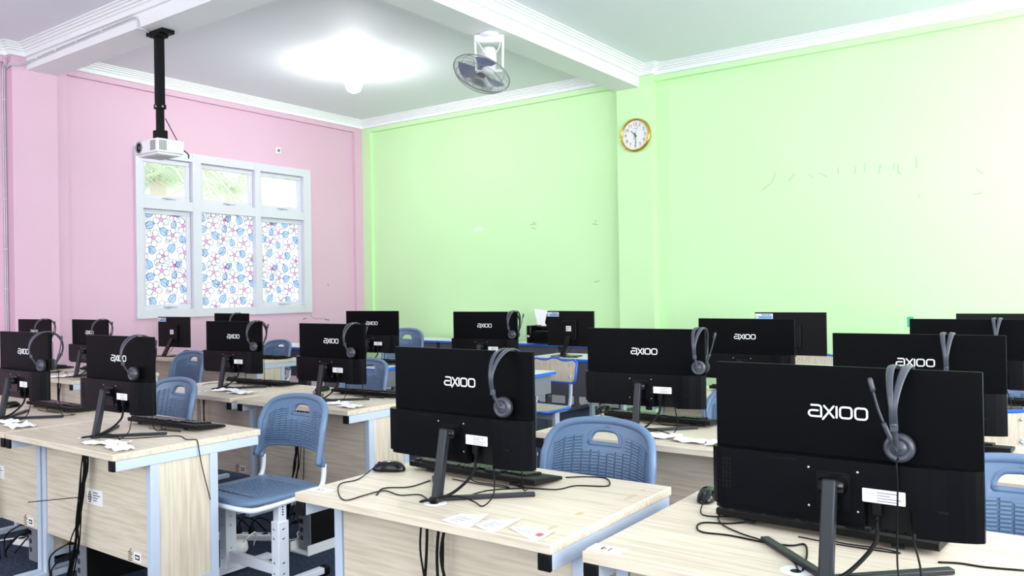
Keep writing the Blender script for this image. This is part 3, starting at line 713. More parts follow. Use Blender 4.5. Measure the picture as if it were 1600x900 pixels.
# loose keyboard leads running over the two nearest desks
def lead(name, pts, r, label):
    m = MB(); m.tube(smooth(pts), r, 6); return tag(m.build(name, 'rubber'), label, 'cable', 'loose leads on the desks')
zc = DZ+.0026
def PZ(px, py): p = PXY(px, py); return (p.x, p.y, zc)
lead('lead', [PZ(884, 747), PZ(915, 746), PZ(945, 748), PZ(953, 756), PZ(945, 761), PZ(900, 760), PZ(870, 766), PZ(820, 764), PZ(760, 768), PZ(720, 780), PZ(695, 781)], .0022, 'thin black lead looping right of the keyboard on desk 15')
lead('lead', [PZ(588, 775), PZ(600, 764), PZ(640, 762), PZ(672, 752)], .0022, 'thin black lead crossing desk 15 left of the computer stand')
lead('lead', [PZ(1215, 809), PZ(1150, 819), PZ(1100, 818), PZ(1089, 825), PZ(1098, 833), PZ(1140, 838), PZ(1190, 848), PZ(1235, 854), PZ(1257, 852), PZ(1261, 868), PZ(1254, 893)], .0024, 'thin black lead in wide loops left of the stand on desk 14')
lead('lead', [PZ(1466, 880), PZ(1500, 882), PZ(1540, 888), PZ(1600, 893)], .0024, 'thin black lead running off right across desk 14')

lead('lead', [PZ(160, 684), PZ(200, 686), PZ(250, 683), PZ(280, 682)] + [(-3.37, 2.11, DZ+.003), (-3.335, 2.125, DZ+.0035), (-3.317, 2.13, DZ), (-3.314, 2.135, DZ-.03), (-3.313, 2.15, DZ-.12), (-3.312, 2.19, DZ-.28)], .0022, 'thin black lead falling over the right edge of the cable-hung desk')

# ------------------------------------------------------------------ blue plastic chairs
def make_chair():
    t = thing('plastic_chair', 'x', 'chair')
    HW, SAG, TH = .245, .058, .016
    def ztop(u): return .872-.030*u*u-.105*(1-math.sqrt(max(0, 1-abs(u)**7)))
    def zbot(u): a = abs(u); return .625-.012*u*u if a < .80 else .617-.055*((a-.80)/.2)**1.5
    def pos(u, z, off=0):
        k = (z-.58)/.29; y = .225+.055*k-SAG*u*u*(1 if abs(u) < .9 else 1+2*(abs(u)-.9))
        n = Vector((-2*SAG*u/HW, -1, .19)).normalized()     # towards the sitter
        return Vector((u*HW*(1-.035*(1-k)*0), y, z))+n*off
    HC, HWD, HB, HT = .0, .30, .778, .835
    def hole(z):
        if z <= HB-1e-6 or z >= HT: return None
        return HWD*math.sqrt(max(0, 1-((z-HB)/(HT-HB))**2.6)) if z > HB else HWD
    rowsz = lambda u: None
    m = MB(); V = {}
    def vert(u, v):
        key = (round(u, 5), round(v, 5))
        return key
    nv = 16; vb = 9                                       # row index of the handle's lower edge
    def zrow(u, j):
        zb, zt = zbot(u), ztop(u)
        if j <= vb: return zb+(min(HB, zb+(zt-zb)*.70)-zb)*j/vb
        z0 = min(HB, zb+(zt-zb)*.70); k = 5
        z1 = z0+(zt-z0)*.64
        return z0+(z1-z0)*math.sin((j-vb)/k*PI/2) if j <= vb+k else z1+(zt-z1)*(j-vb-k)/(nv-vb-k)
    def hw(j):
        if j < vb or j > vb+5: return 0 if j > vb+5 else HWD
        return HWD*max(0, math.cos((j-vb)*PI/10))**.5
    def strip(us_of_row, j0, j1):
        n = len(us_of_row(j0)); verts = []; faces = []
        for j in range(j0, j1+1):
            for u in us_of_row(j): verts.append(pos(u, zrow(u, j)))
        for j in range(j1-j0):
            for i in range(n-1): faces.append((j*n+i, j*n+i+1, (j+1)*n+i+1, (j+1)*n+i))
        m._add(verts, faces, 0, True)
    N = 14; edge = lambda k: -1+ (1-(1-k/N)**1.6)          # denser at the rim
    strip(lambda j: [-1+(1-hw(j))*(k/N)**1.35 for k in range(N+1)], 0, nv)
    strip(lambda j: [hw(j)+(1-hw(j))*(1-(1-k/N)**1.35) for k in range(N+1)], 0, nv)
    strip(lambda j: [-HWD+2*HWD*k/8 for k in range(9)], 0, vb)
    bmesh.ops.remove_doubles(m.bm, verts=m.bm.verts, dist=.0015)
    bmesh.ops.recalc_face_normals(m.bm, faces=m.bm.faces)
    fr = [f for f in m.bm.faces]
    if sum(f.normal.y for f in fr) > 0: bmesh.ops.reverse_faces(m.bm, faces=fr)
    # thickness: shift a copy backwards and bridge the rims
    r = bmesh.ops.duplicate(m.bm, geom=fr); back = [g for g in r['geom'] if isinstance(g, bmesh.types.BMFace)]
    vm = r['vert_map']; bmesh.ops.reverse_faces(m.bm, faces=back)
    for f in {v for f in back for v in f.verts}: f.co += Vector((0, TH, -.003))
    fe = [e for e in m.bm.edges if e.is_boundary and all(v in vm for v in e.verts) and any(f in set(fr) for f in e.link_faces)]
    for e in fe:
        a, b = e.verts
        try: q = m.bm.faces.new((a, b, vm[b], vm[a])); q.smooth = True
        except (ValueError, KeyError): pass
    # rounded rim
    rim = [v.co.copy() for v in [pos(-1, zrow(-1, j)) and None for j in []]] if False else None
    outline = [pos(-1, zrow(-1, j)) for j in range(0, nv+1)] + [pos(u, zrow(u, nv)) for u in [-1+2*(k/40) for k in range(1, 40)]] + [pos(1, zrow(1, j)) for j in range(nv, -1, -1)]
    m.tube([p+Vector((0, TH/2, 0)) for p in outline], .0165, 10)
    m.tube([pos(-1+2*k/24, zbot(-1+2*k/24))+Vector((0, TH/2, 0)) for k in range(25)], .009, 8)
    hp = [pos(-HWD+2*HWD*k/8, zrow(-HWD+2*HWD*k/8, vb)) for k in range(9)] + [pos(hw(j), zrow(hw(j), j)) for j in range(vb+1, vb+5)] + [pos(0, zrow(0, vb+5))] + [pos(-hw(j), zrow(-hw(j), j)) for j in range(vb+4, vb-1, -1)]
    m.tube([p+Vector((0, TH/2, 0)) for p in hp], .011, 8)
    # embossed brick pattern on the side facing the sitter
    NR, NC = 14, 11
    for j in range(NR):
        for i in range(NC):
            u0, u1 = -.86+1.72*i/NC+.008, -.86+1.72*(i+1)/NC-.008
            def zz(u, q): return max(zbot(u), .617)+.022+(ztop(u)-.052-max(zbot(u), .617)-.022)*q
            q0, q1 = (j+.10)/NR, (j+.90)/NR; uc = (u0+u1)/2; zc_ = zz(uc, (q0+q1)/2)
            if abs(uc) < HWD+.10 and zc_ > HB-.026: continue
            if (abs(uc)/.86)**3+(max(0, (j+.5)/NR-.35)/.65)**4 > 1.7: continue
            P = [pos(u0, zz(u0, q0), .001), pos(u1, zz(u1, q0), .001), pos(u1, zz(u1, q1), .001), pos(u0, zz(u0, q1), .001)]
            Q = [pos(u0+.012, zz(u0, q0)+.0012, .0075), pos(u1-.012, zz(u1, q0)+.0012, .0075), pos(u1-.012, zz(u1, q1)-.0012, .0075), pos(u0+.012, zz(u0, q1)-.0012, .0075)]
            m._add(P+Q, [(4, 5, 6, 7), (0, 1, 5, 4), (1, 2, 6, 5), (2, 3, 7, 6), (3, 0, 4, 7)])
    for s in (-1, 1): m.tube(smooth([pos(s*.985, .60)+Vector((0, .008, 0)), (s*.240, .19, .575), (s*.238, .205-.018, .55)], 3), .0165, 10)
    m.build('backrest', 'chair', t)
    m = MB()                                             # seat: dished slab with rounded rim
    n = 40; rings = []
    for k, (sc, dz) in enumerate(((1.0, -.012), (1.02, -.002), (1.0, .008), (.95, .013), (.86, .012), (.6, .006), (.3, .003), (0.0, .002))):
        ring = []
        for i in range(n):
            a = 2*PI*i/n; c, s_ = math.cos(a), math.sin(a); e = .42
            ring.append((.235*sc*math.copysign(abs(c)**e, c), .005+.215*sc*math.copysign(abs(s_)**e, s_), .447+dz-(.012*max(0, -s_)**3 if sc > .7 else 0)))
        rings.append(ring)
    vs = [p for r_ in rings for p in r_]; fs = [(k*n+i, k*n+(i+1) % n, (k+1)*n+(i+1) % n, (k+1)*n+i) for k in range(len(rings)-1) for i in range(n)]
    fs.append(tuple(reversed(range(n)))); m._add(vs, fs, 0, True); bmesh.ops.remove_doubles(m.bm, verts=m.bm.verts, dist=1e-4)
    for j in range(14):
        for i in range(10):
            x, y = -.165+.0367*i, -.13+.0205*j
            rr = max(abs(x)/.235, abs(y-.005)/.215); z = .447+.0035+.0085*min(1, rr/.86)**2
            m.box((x, y, z), (.030, .0145, .004), bev=0)
    m.build('seat', 'chair', t)
    m = MB()                                             # white tube: round the seat and up to the backrest
    P = []
    for s in (-1, 1):
        side = [(s*.238, .203, .56), (s*.238, .20, .50), (s*.238, .185, .455), (s*.237, .14, .430), (s*.236, .0, .424), (s*.23, -.15, .418), (s*.19, -.205, .414)]
        P = side if s < 0 else P + [(0, -.213, .412)] + side[::-1]
    m.tube(smooth(P, 5), .0125, 10); m.build('tube_frame', 'white_steel', t)
    for s in (-1, 1):
        m = MB(); x = s*.205
        m.bx(x-.022, x+.022, -.065, -.020, .20, .418, bev=.004); m.bx(x-.028, x+.028, -.073, -.012, .035, .335, bev=.004)
        for k, z in enumerate((.30, .255, .14, .09)): m.lathe([(0, .002), (.006, .001), (.007, 0)], (x+.0282, -.045, z), (1, 0, 0), 10, 1); m.lathe([(0, .002), (.006, .001), (.007, 0)], (x-.005, -.0732, z), (0, -1, 0), 10, 1)
        for k in range(4): m.lathe([(0, .0008), (.0045, .0005)], (x+.0222, -.042, .365+.012*k), (1, 0, 0), 8, 2)
        m.bx(x-.02, x+.02, -.26, .22, .012, .042, bev=.003)
        l = m.build('leg', ['white_steel', 'chrome', 'rubber'], t)
        m = MB(); m.bx(x-.023, x+.023, -.285, -.245, 0, .046, bev=.008); m.build('foot_cap', 'rubber', l)
        m = MB(); m.bx(x-.023, x+.023, .205, .245, 0, .046, bev=.008); m.build('foot_cap', 'rubber', l)
    m = MB(); m.bx(-.178, .178, -.058, -.030, .075, .125, bev=.003); m.build('crossbar', 'white_steel', t)
    return t
chair = Maker(make_chair())
G_CH = 'slate blue plastic chairs'
for x, y, a, sz, l in [
 (-3.365, 2.50, 0, 1, 'slate blue plastic chair pulled out into the aisle, its seat in full view'),
 (-1.625, 2.60, 0, 1, 'slate blue plastic chair at desk 15, only the backrest showing'),
 (-.20, 2.60, 0, 1, 'slate blue plastic chair at desk 14, cut by the right edge of the photo'),
 (-4.74, 2.66, 0, 1, 'slate blue plastic chair between the cable-hung desk and the second row'),
 (-6.93, 4.16, 0, 1, 'slate blue plastic chair behind the desk by the pink wall, below the window'),
 (-7.64, 5.72, 0, 1, 'small distant blue chair in front of the table along the pink wall'),
 (-4.72, 4.30, 0, 1, 'slate blue plastic chair hidden behind the computer at the pulled-out chair, one edge showing'),
 (-1.48, 3.94, 0, 1, 'slate blue plastic chair glimpsed between the computers behind desks 14 and 15'),
 (-.40, 5.36, 0, 1, 'slate blue plastic chair at the third-row desk in line with desk 14'),
 (-5.90, 6.02, 8, 1.16, 'distant blue chair set high, standing out against the green wall')]:
    o = chair((x, y, 0), R(a), l, G_CH); o.scale = (1, 1, sz)

# ------------------------------------------------------------------ wooden school chairs with blue edging
def make_wood_chair():
    t = thing('school_chair', 'x', 'chair')
    def outline(g=0):
        P = []
        for k in range(25):
            u = -1+2*k/24; P.append((u*(.235-g), .838-g-.012*math.sin(abs(u)*PI)**2*1.2+(.006 if abs(u) < .2 else 0)-.03*max(0, abs(u)-.86)/.14))
        return [(-.205+g, .632+g), (-.228+g, .66)] + P + [(.228-g, .66), (.205-g, .632+g)]
    T = front((0, .215, 0)); tilt = Matrix.Translation((0, .215, .63)) @ Matrix.Rotation(R(-8), 4, 'X') @ Matrix.Translation((0, -.215, -.63))
    m = MB(); m.prism(outline(.012), tilt @ T, .014)
    for sx in (-.165, .165):
        for z in (.685, .785): m.lathe([(0, .003), (.006, .002), (.007, 0)], tilt @ Vector((sx, .199, z)), (0, -1, .1), 10, 1)
    b = m.build('backrest', ['wood_z', 'chrome'], t)
    m = MB(); P = [tilt @ (T @ Vector((x, z, .007))) for x, z in outline(.006)]; m.tube(P+[P[0]], .0105, 8); m.build('edge_band', 'blue', b)
    m = MB(); s2 = rrect(-.215, .215, -.2, .19, .06, 6); m.prism(s2, Matrix.Translation((0, 0, .436)), .014)
    for sx in (-.15, .15): m.lathe([(0, .002), (.006, .001), (.007, 0)], (sx, -.1, .4505), (0, 0, 1), 10, 1)
    s = m.build('seat', ['wood_x', 'chrome'], t)
    m = MB(); P = [(x, y, .443) for x, y in s2]; m.tube(P+[P[0]], .0105, 8); m.build('edge_band', 'blue', s)
    for sx in (-.175, .175):
        m = MB(); m.tube(smooth([(sx, .215, .70), (sx, .215, .60), (sx, .205, .50), (sx, .17, .43), (sx, .0, .425)], 4), .016, 8, flat=.65, side=(1, 0, 0)); m.build('back_post', 'steel', t)
        m = MB(); m.bx(sx-.015, sx+.015, -.03, .03, .03, .42); m.bx(sx-.016, sx+.016, -.2, .2, 0, .03, bev=.006); m.build('leg', 'steel', t)
    m = MB(); m.bx(-.16, .16, -.012, .012, .36, .40); m.build('crossbar', 'steel', t)
    return t
wchair = Maker(make_wood_chair())
G_W = 'wooden school chairs with blue edging'
wchair((-3.73, 5.49, 0), R(-3), 'wooden school chair with blue edging in front of the printer-side monitor', G_W)
wchair((-.46, 4.10, 0), R(0), 'wooden school chair whose backrest shows beside the second computer behind desk 14', G_W)
wchair((-1.93, 6.87, 0), R(0), 'wooden school chair glimpsed under the monitor with the blue and white sticker', G_W)
wchair((-3.92, 6.98, 0), R(0), 'farther wooden school chair tucked at the table near the green wall', G_W)

# ------------------------------------------------------------------ papers, number cards
def sheet(pts, label, group, curl=.006, ink=True, red=False):
    """a small paper slip: four corners on the desk, one of them curling up"""
    a, b, c, d = [Vector(p) for p in pts]; m = MB(); n = 6; V = []
    for i in range(n+1):
        for j in range(n+1):
            u, v = i/n, j/n; p = (a*(1-u)+b*u)*(1-v)+(d*(1-u)+c*u)*v
            V.append((p.x, p.y, p.z+.0006+curl*(u**3*v**2+.4*(1-u)**4*(1-v))))
    m._add(V, [(i*(n+1)+j, (i+1)*(n+1)+j, (i+1)*(n+1)+j+1, i*(n+1)+j+1) for i in range(n) for j in range(n)], 0, True)
    if ink:
        for k in range(4):
            v0 = .2+.16*k; L = .3+.25*((k*7) % 3)/2; q = lambda u, v: (a*(1-u)+b*u)*(1-v)+(d*(1-u)+c*u)*v+Vector((0, 0, .0012+curl*(u**3*v**2+.4*(1-u)**4*(1-v))))
            m.quad([q(.15, v0), q(.15+L, v0), q(.15+L, v0+.03), q(.15, v0+.03)], 1)
    if red: q = lambda u, v: (a*(1-u)+b*u)*(1-v)+(d*(1-u)+c*u)*v+Vector((0, 0, .002+curl*u**3*v**2)); m.quad([q(.72, .35), q(.9, .35), q(.9, .6), q(.72, .6)], 2)
    return tag(m.build('paper_slip', ['paper', 'inkgrey', 'redink']), label, 'paper', group)
def P3(*px): return [(PXY(*p).x, PXY(*p).y, DZ) for p in px]
G_P = 'paper slips on the desks'
sheet(P3((689, 814), (733, 825), (764, 806), (720, 803)), 'white paper slip on desk 15, nearest its computer stand', G_P)
sheet(P3((742, 822), (770, 833), (816, 813), (766, 812)), 'white paper slip in the middle of the three on desk 15', G_P)
sheet(P3((796, 826), (836, 847), (869, 832), (822, 823)), 'white paper slip with a red mark near the corner of desk 15', G_P, red=True)
def crumple(x, y, s, a, seed, label):
    rnd = random.Random(seed); m = MB(); n = 7; V = []
    ph = [rnd.uniform(0, 6) for _ in range(4)]
    for i in range(n+1):
        for j in range(n+1):
            u, v = i/n-.5, j/n-.5; z = .007*abs(math.sin(5*u+ph[0])*math.cos(4*v+ph[1]))+.010*abs(math.sin(7*v+ph[2]+3*u))*(1 if (i*j) % 2 else .5)
            V.append((x+s*(u*math.cos(a)-v*.62*math.sin(a)), y+s*(u*math.sin(a)+v*.62*math.cos(a)), DZ+.001+z*(s/.14)))
    m._add(V, [(i*(n+1)+j, (i+1)*(n+1)+j, (i+1)*(n+1)+j+1, i*(n+1)+j+1) for i in range(n) for j in range(n)])
    tag(m.build('paper_slip', 'paper'), label, 'paper', G_P)
for i, (x, y, s, a, l) in enumerate([
 (-3.56, 1.865, .15, .3, 'crumpled white slip on the cable-hung desk, right next to the grommet'),
 (-3.42, 1.83, .14, -.2, 'crumpled white slip on the cable-hung desk, nearest its right corner'),
 (-3.66, 1.83, .11, .1, 'small crumpled slip on the cable-hung desk, closest to its front edge'),
 (-4.66, 1.90, .16, .2, 'white slip lying in front of the stand on the desk at the photo edge'),
 (-4.47, 1.87, .17, -.1, 'larger white slip near the corner of the desk at the photo edge'),
 (-4.83, 3.33, .17, .4, 'crumpled slip on the second-row desk left of the chair-backed desk, nearer the stand'),
 (-4.62, 3.30, .18, .1, 'crumpled slip on the second-row desk left of the chair-backed desk, nearer the corner'),
 (-3.66, 3.28, .15, .5, 'crumpled slip on the desk behind the pulled-out chair, nearer the stand'),
 (-3.50, 3.23, .16, -.2, 'crumpled slip on the desk behind the pulled-out chair, nearer the corner'),
 (-1.56, 3.27, .16, .3, 'crumpled slip on the desk directly behind desk 15, beside the chair top'),
 (-1.42, 3.24, .15, -.1, 'crumpled slip on the desk directly behind desk 15, the middle one'),
 (-1.27, 3.24, .15, .2, 'crumpled slip on the desk directly behind desk 15, beside the large computer'),
 (-6.93, 3.215, .18, .2, 'crumpled slip on the desk by the pink wall, left of the front computer')]):
    crumple(x, y, s, a, i, l)
def number_card(s, px, label, curl):
    p = PXY(*px); m = MB(); T = flat((p.x, p.y, DZ+.0005), PI+.02)
    m.prism(rects(-.046, .046, -.026, .026), T, .0006); text_into(m, s, .036, T, 1, .0009)
    tag(m.build('number_card', ['label', 'ink']), label, 'number card', 'number cards on the desks')
number_card('14', (949, 858), 'white card printed 14 stuck on the front corner of the right-hand desk', 0)
number_card('15', (502, 766), 'white card printed 15 stuck on the left corner of its desk', 0)
# worn stains along the right edge of desk 15
m = MB()
for px, a, b in (((905, 803), .024, .010), ((985, 777), .05, .007), ((862, 825), .03, .008), ((1004, 766), .018, .006)):
    p = PXY(*px); m._add([(p.x+b*math.cos(t_)*(1+.3*math.sin(3*t_)), p.y+a*math.sin(t_)*(1+.2*math.cos(2*t_)), DZ+.0004) for t_ in [2*PI*k/14 for k in range(14)]], [tuple(range(14))])
tag(m.build('stain', 'stain'), 'tan worn marks along the right edge of desk 15', 'stain')

# ------------------------------------------------------------------ stickers on the front panels of the desks
def panel_sticker(px, py, label):
    m = MB(); y = py+.1718; T = front((px, y, .47))
    m.prism(rrect(-.072, .072, -.036, .036, .003), T, .0006)
    for k in range(5):
        w = (.008, .014, .017, .014, .008)[k]; m.prism(rects(-.045-w, -.045+w, .019-.011*k-.004, .019-.011*k+.004), T, .0010, 1)
        m.prism(rects(-.047, -.043, -.03+.012*k, -.026+.012*k), T, .0012, 0)
    for k in range(4): m.prism(rects(-.016, (.03, .05, .028, .02)[k], .018-.012*k, .0235-.012*k), T, .0010, 2)
    tag(m.build('sticker', ['label', 'ink', 'inkgrey']), label, 'sticker', 'white stickers on desk fronts')
panel_sticker(-3.815, 1.745, 'white sticker with dark emblem and lines of print beside the hanging cables')
panel_sticker(-4.845, 1.745, 'white sticker on the front of the desk at the photo edge')
def port_sticker(px, py, label):
    m = MB(); T = front((px, py+.1718, .255))
    m.prism(rrect(-.024, .034, -.021, .021, .004), T, .0012); m.prism(rects(-.012, .024, -.011, .011), T, .0022, 1); m.prism(rects(-.006, .018, -.004, .004), T, .003, 0)
    for k in range(5): m.prism(rects(-.072, -.072+(.03, .034, .026, .034, .03)[k], .012-.009*k, .0155-.009*k), T, .0006, 1)
    m.stroke([(-.058, .018), (-.052, .026), (-.046, .03)], .004, T, .0006, 1)
    tag(m.build('port_plate', ['offwhite', 'ink']), label, 'port plate', 'small port plates low on desk fronts')
port_sticker(-3.455, 1.745, 'small white port plate low on the cable-hung desk front')
port_sticker(-4.475, 1.745, 'small white port plate low on the front of the desk at the photo edge')
port_sticker(-4.60, 3.11, 'small white port plate on the second-row desk, seen beside the pulled-out chair')

# ------------------------------------------------------------------ cables hanging below the desks, towers, trays
def bundle(x, y, spread, n, drop, seed, label, tie=False, z1=.02):
    rnd = random.Random(seed); t = thing('cable_bundle', label, 'cables', (x, y, 0), 0, 'cable bundles hanging below the desks')
    for k in range(n):
        ox = rnd.uniform(-spread, spread); P = [(ox, rnd.uniform(-.01, .01), DZ-.029)]
        for j in range(1, 7):
            s = j/6; pinch = 1-.85*math.exp(-((s-.42)/.16)**2) if tie else 1
            P.append((drop*s*s+ox*pinch+rnd.uniform(-.012, .012)*pinch, -.012*math.sin(s*3)+rnd.uniform(-.008, .008), (DZ-.029)*(1-s)+z1*s))
        m = MB(); m.tube(smooth(P, 5), rnd.choice((.0026, .0034, .0048)), 6); m.build('cable', 'rubber', t)
    if tie:
        m = MB(); m.tube([(drop*.17, -.012, .47), (drop*.17-.01, -.02, .472), (-.19, -.17, .462)], .0022, 6); m.lathe([(.012, -.004), (.013, 0), (.012, .004)], (drop*.17, -.008, .468), (0, 0, 1), 10); m.build('cable_tie', 'rubber', t)
    return t
bundle(-3.835, 1.885, .03, 7, -.19, 1, 'black cable bundle tied and hanging before the sticker-fronted desk', True)
bundle(-1.675, 1.885, .05, 5, -.02, 2, 'black cables hanging under the front edge of desk 15')
bundle(-4.87, 1.885, .03, 5, .1, 3, 'black cables under the desk at the photo edge')
bundle(-3.95, 3.25, .06, 6, -.14, 4, 'black cables hanging behind the pulled-out chair')
bundle(-5.0, 3.25, .05, 4, .04, 5, 'black cables under the second-row desk left of the chair-backed desk')
bundle(-7.05, 3.25, .07, 5, .05, 6, 'black cables hanging under the desk by the pink wall')
bundle(-.575, 1.885, .05, 4, .0, 8, 'black cables hanging under the front edge of desk 14')
def make_tower():
    t = thing('computer_tower', 'x', 'computer'); m = MB(); m.bx(-.05, .05, .004, .36, .0, .29, bev=.004); m.build('case', 'rubber', t)
    m = MB(); m.bx(-.047, .047, 0, .0042, .005, .285)
    for k in range(5): m.bx(-.036, -.012, -.001, .0001, .05+.045*k, .075+.045*k, mi=1)
    m.bx(-.004, .04, -.001, .0001, .2, .27, mi=1); m.build('rear_panel', ['drawer', 'ink'], t)
    for z, dx in ((.21, -.14), (.16, -.12)):
        m = MB(); m.tube([(-.024, -.002, z), (-.045, -.022, z-.008), (-.06, -.035, z-.014)], .011, 8, radii=[.009, .012, .006]); m.tube(smooth([(-.06, -.035, z-.014), (dx, -.06, z-.06), (dx-.08, -.05, z-.12), (dx-.05, -.06, .012)]), .004, 6); m.build('plug_lead', 'rubber', t)
    return t
tower = Maker(make_tower())
G_TW = 'slim black computer towers under the desks'
for x, y, z, l in [(-4.06, 1.97, 0, 'slim black computer tower under the sticker-fronted desk'), (-4.62, 1.99, 0, 'slim black computer tower under the desk at the photo edge'),
                   (-3.52, 2.90, .0126, 'slim black computer tower standing in a white tray behind the pulled-out chair'), (-5.28, 2.90, 0, 'slim black computer tower under the second-row desk left of the chair-backed desk')]:
    tower((x, y, z), 0, l, G_TW)
m = MB(); m.bx(-.075, .075, -.03, .38, 0, .012, bev=.003); m.bx(.068, .075, -.03, .38, .012, .055); m.bx(-.075, -.068, -.03, .38, .012, .055)
tag(m.build('tower_tray', 'offwhite', loc=(-3.52, 2.89, 0)), 'white floor tray holding a black computer tower', 'tray')
def power_strip(x, y, a, n, label):
    t = thing('power_strip', label, 'power strip', (x, y, 0), a, 'white power strips on the carpet')
    m = MB(); m.bx(-.17, .17, -.028, .028, 0, .038, bev=.008)
    for k in range(4): m.lathe([(.0, .0004), (.019, .0004)], (-.12+.08*k, 0, .038), (0, 0, 1), 16, 1)
    m.build('body', ['offwhite', 'label'], t)
    for k in range(n):
        m = MB(); x0 = -.12+.08*k; m.lathe([(.02, 0), (.021, .02), (.014, .035), (.006, .05)], (x0, 0, .038), (0, 0, 1), 12); m.tube(smooth([(x0, 0, .085), (x0+.02, .02, .12), (x0+.06, .08, .09), (x0+.1, .14, .01)]), .0042, 6); m.build('plug', 'rubber', t)
    m = MB(); m.tube(smooth([(.17, 0, .02), (.24, -.03, .012), (.30, .03, .006), (.26, .16, .006), (.4, .25, .006)]), .0045, 6); m.build('lead', 'offwhite', t)
power_strip(-3.99, 2.86, .5, 3, 'white power strip with black plugs behind the pulled-out chair')
power_strip(-4.88, 2.12, PI+.2, 2, 'white power strip on the carpet under the desk at the photo edge')
m = MB(); m.lathe([(0, 0), (.045, .0), (.055, .02), (.05, .06), (.02, .07), (0, .07)], (0, 0, 0), (0, 0, 1), 20); m.tube(smooth([(.03, 0, .05), (.06, .02, .09), (.05, .08, .1), (.0, .1, .01)]), .004, 6)
tag(m.build('power_adapter', 'offwhite', loc=(-3.82, 2.69, 0)), 'white round power adapter on the carpet beside the tray', 'adapter')

# ------------------------------------------------------------------ printer
t = thing('printer', 'black printer with paper standing in its rear feed, on the table by the green wall', 'printer', (-5.30, 8.02, TZ))
m = MB(); m.bx(-.21, .21, -.12, .16, 0, .15, bev=.012); m.bx(-.21, -.15, -.14, .14, .0, .21, bev=.01); m.bx(-.15, .2, -.02, .16, .15, .20, bev=.01); m.build('body', 'gloss', t)
m = MB(); m.bx(-.197, -.165, -.1415, -.140, .075, .095); m.build('ink_window', 'label', t)
m = MB(); m.prism(rects(-.13, .13, 0, .17), basis((1, 0, 0), (0, .40, .92), (0.02, .10, .19)), .008); m.build('feed_support', 'black', t)
m = MB(); m.prism(rects(-.11, .11, 0, .27), basis((1, .0, -.1), (-.45, .36, .8), (-.08, .085, .17)), .004); m.build('feed_paper', 'paper', t)
m = MB(); m.prism(rects(-.12, .12, -.12, .0), basis((1, 0, 0), (0, .9, .15), (.02, -.12, .03)), .006); m.build('output_tray', 'black', t)

# ------------------------------------------------------------------ projector on its ceiling pole
t = thing('projector', 'white projector hanging from the ceiling beam on a black pole', 'projector', (-6.59, 3.92, 0))
m = MB(); m.bx(-.13, .12, -.045, .075, BZ-.035, BZ, bev=.004); m.bx(-.06, .06, -.05, .05, BZ-.06, BZ-.035); m.build('mount_plate', 'rubber', t)
m = MB(); m.bx(-.032, .032, -.032, .032, 3.05, BZ-.05, bev=.004); m.bx(-.026, .026, -.026, .026, 2.83, 3.06, bev=.003); m.bx(-.038, .038, -.038, .038, 3.03, 3.07, bev=.004)
m.lathe([(0, .006), (.008, .004), (.009, 0)], (.0385, 0, 3.05), (1, 0, 0), 8, 1); m.lathe([(0, .006), (.008, .004), (.009, 0)], (0, -.0385, 3.05), (0, -1, 0), 8, 1); m.build('pole', ['rubber', 'chrome'], t)
m = MB(); m.bx(-.045, .045, -.045, .045, 2.772, 2.845, bev=.006); m.lathe([(.05, 0), (.03, .025)], (0, 0, 2.760), (0, 0, 1), 12)
for a in (40, 130, 220, 310): m.bar((0, 0, 2.760), (.15*math.cos(R(a)), .10*math.sin(R(a)), 2.754), .03, .008)
m.build('bracket', 'rubber', t)
m = MB(); bx0, bx1, by0, by1 = -.19, .165, -.13, .125
m.bx(bx0, bx1, by0, by1, 2.630, 2.750, bev=.014)
m.bx(bx0+.02, bx1-.02, by0+.02, by1-.02, 2.615, 2.632, bev=.004)
for i in range(6):
    for j in range(7): m.bx(bx1-.105+i*.014, bx1-.095+i*.014, by0-.0008, by0+.001, 2.650+j*.012, 2.658+j*.012, mi=1)
for i in range(5):
    for j in range(7): m.bx(bx1-.001, bx1+.0008, by0+.02+i*.014, by0+.03+i*.014, 2.650+j*.012, 2.658+j*.012, mi=1)
m.bx(bx0+.10, bx0+.135, by0-.0008, by0+.001, 2.690, 2.695, mi=2)
m.bx(-.16, -.12, -.10, -.06, 2.750, 2.757, mi=1); m.build('housing', ['offwhite', 'ink', 'inkgrey'], t)
m = MB(); m.lathe([(.048, 0), (.050, .006), (.043, .010), (.038, .002), (.030, -.006)], (bx0+.075, by0, 2.690), (0, -1, 0), 28); m.lathe([(0, .002), (.02, .0), (.031, -.004)], (bx0+.075, by0, 2.690), (0, -1, 0), 28, 1); m.build('lens', ['drawer', 'lens'], t)
m = MB(); m.prism(rects(-.12, .12, -.08, .08), Matrix.Translation((-.01, 0, 2.613)), .002); m.build('underside_label', 'paper', t)
m = MB(); m.tube(smooth([(.03, .03, 2.95), (.06, .05, 2.88), (.13, .08, 2.748)], 4), .004, 6); m.tube(smooth([(.15, .12, 2.675), (.18, .15, 2.635), (.20, .14, 2.60)], 4), .006, 6); m.build('lead', 'rubber', t)

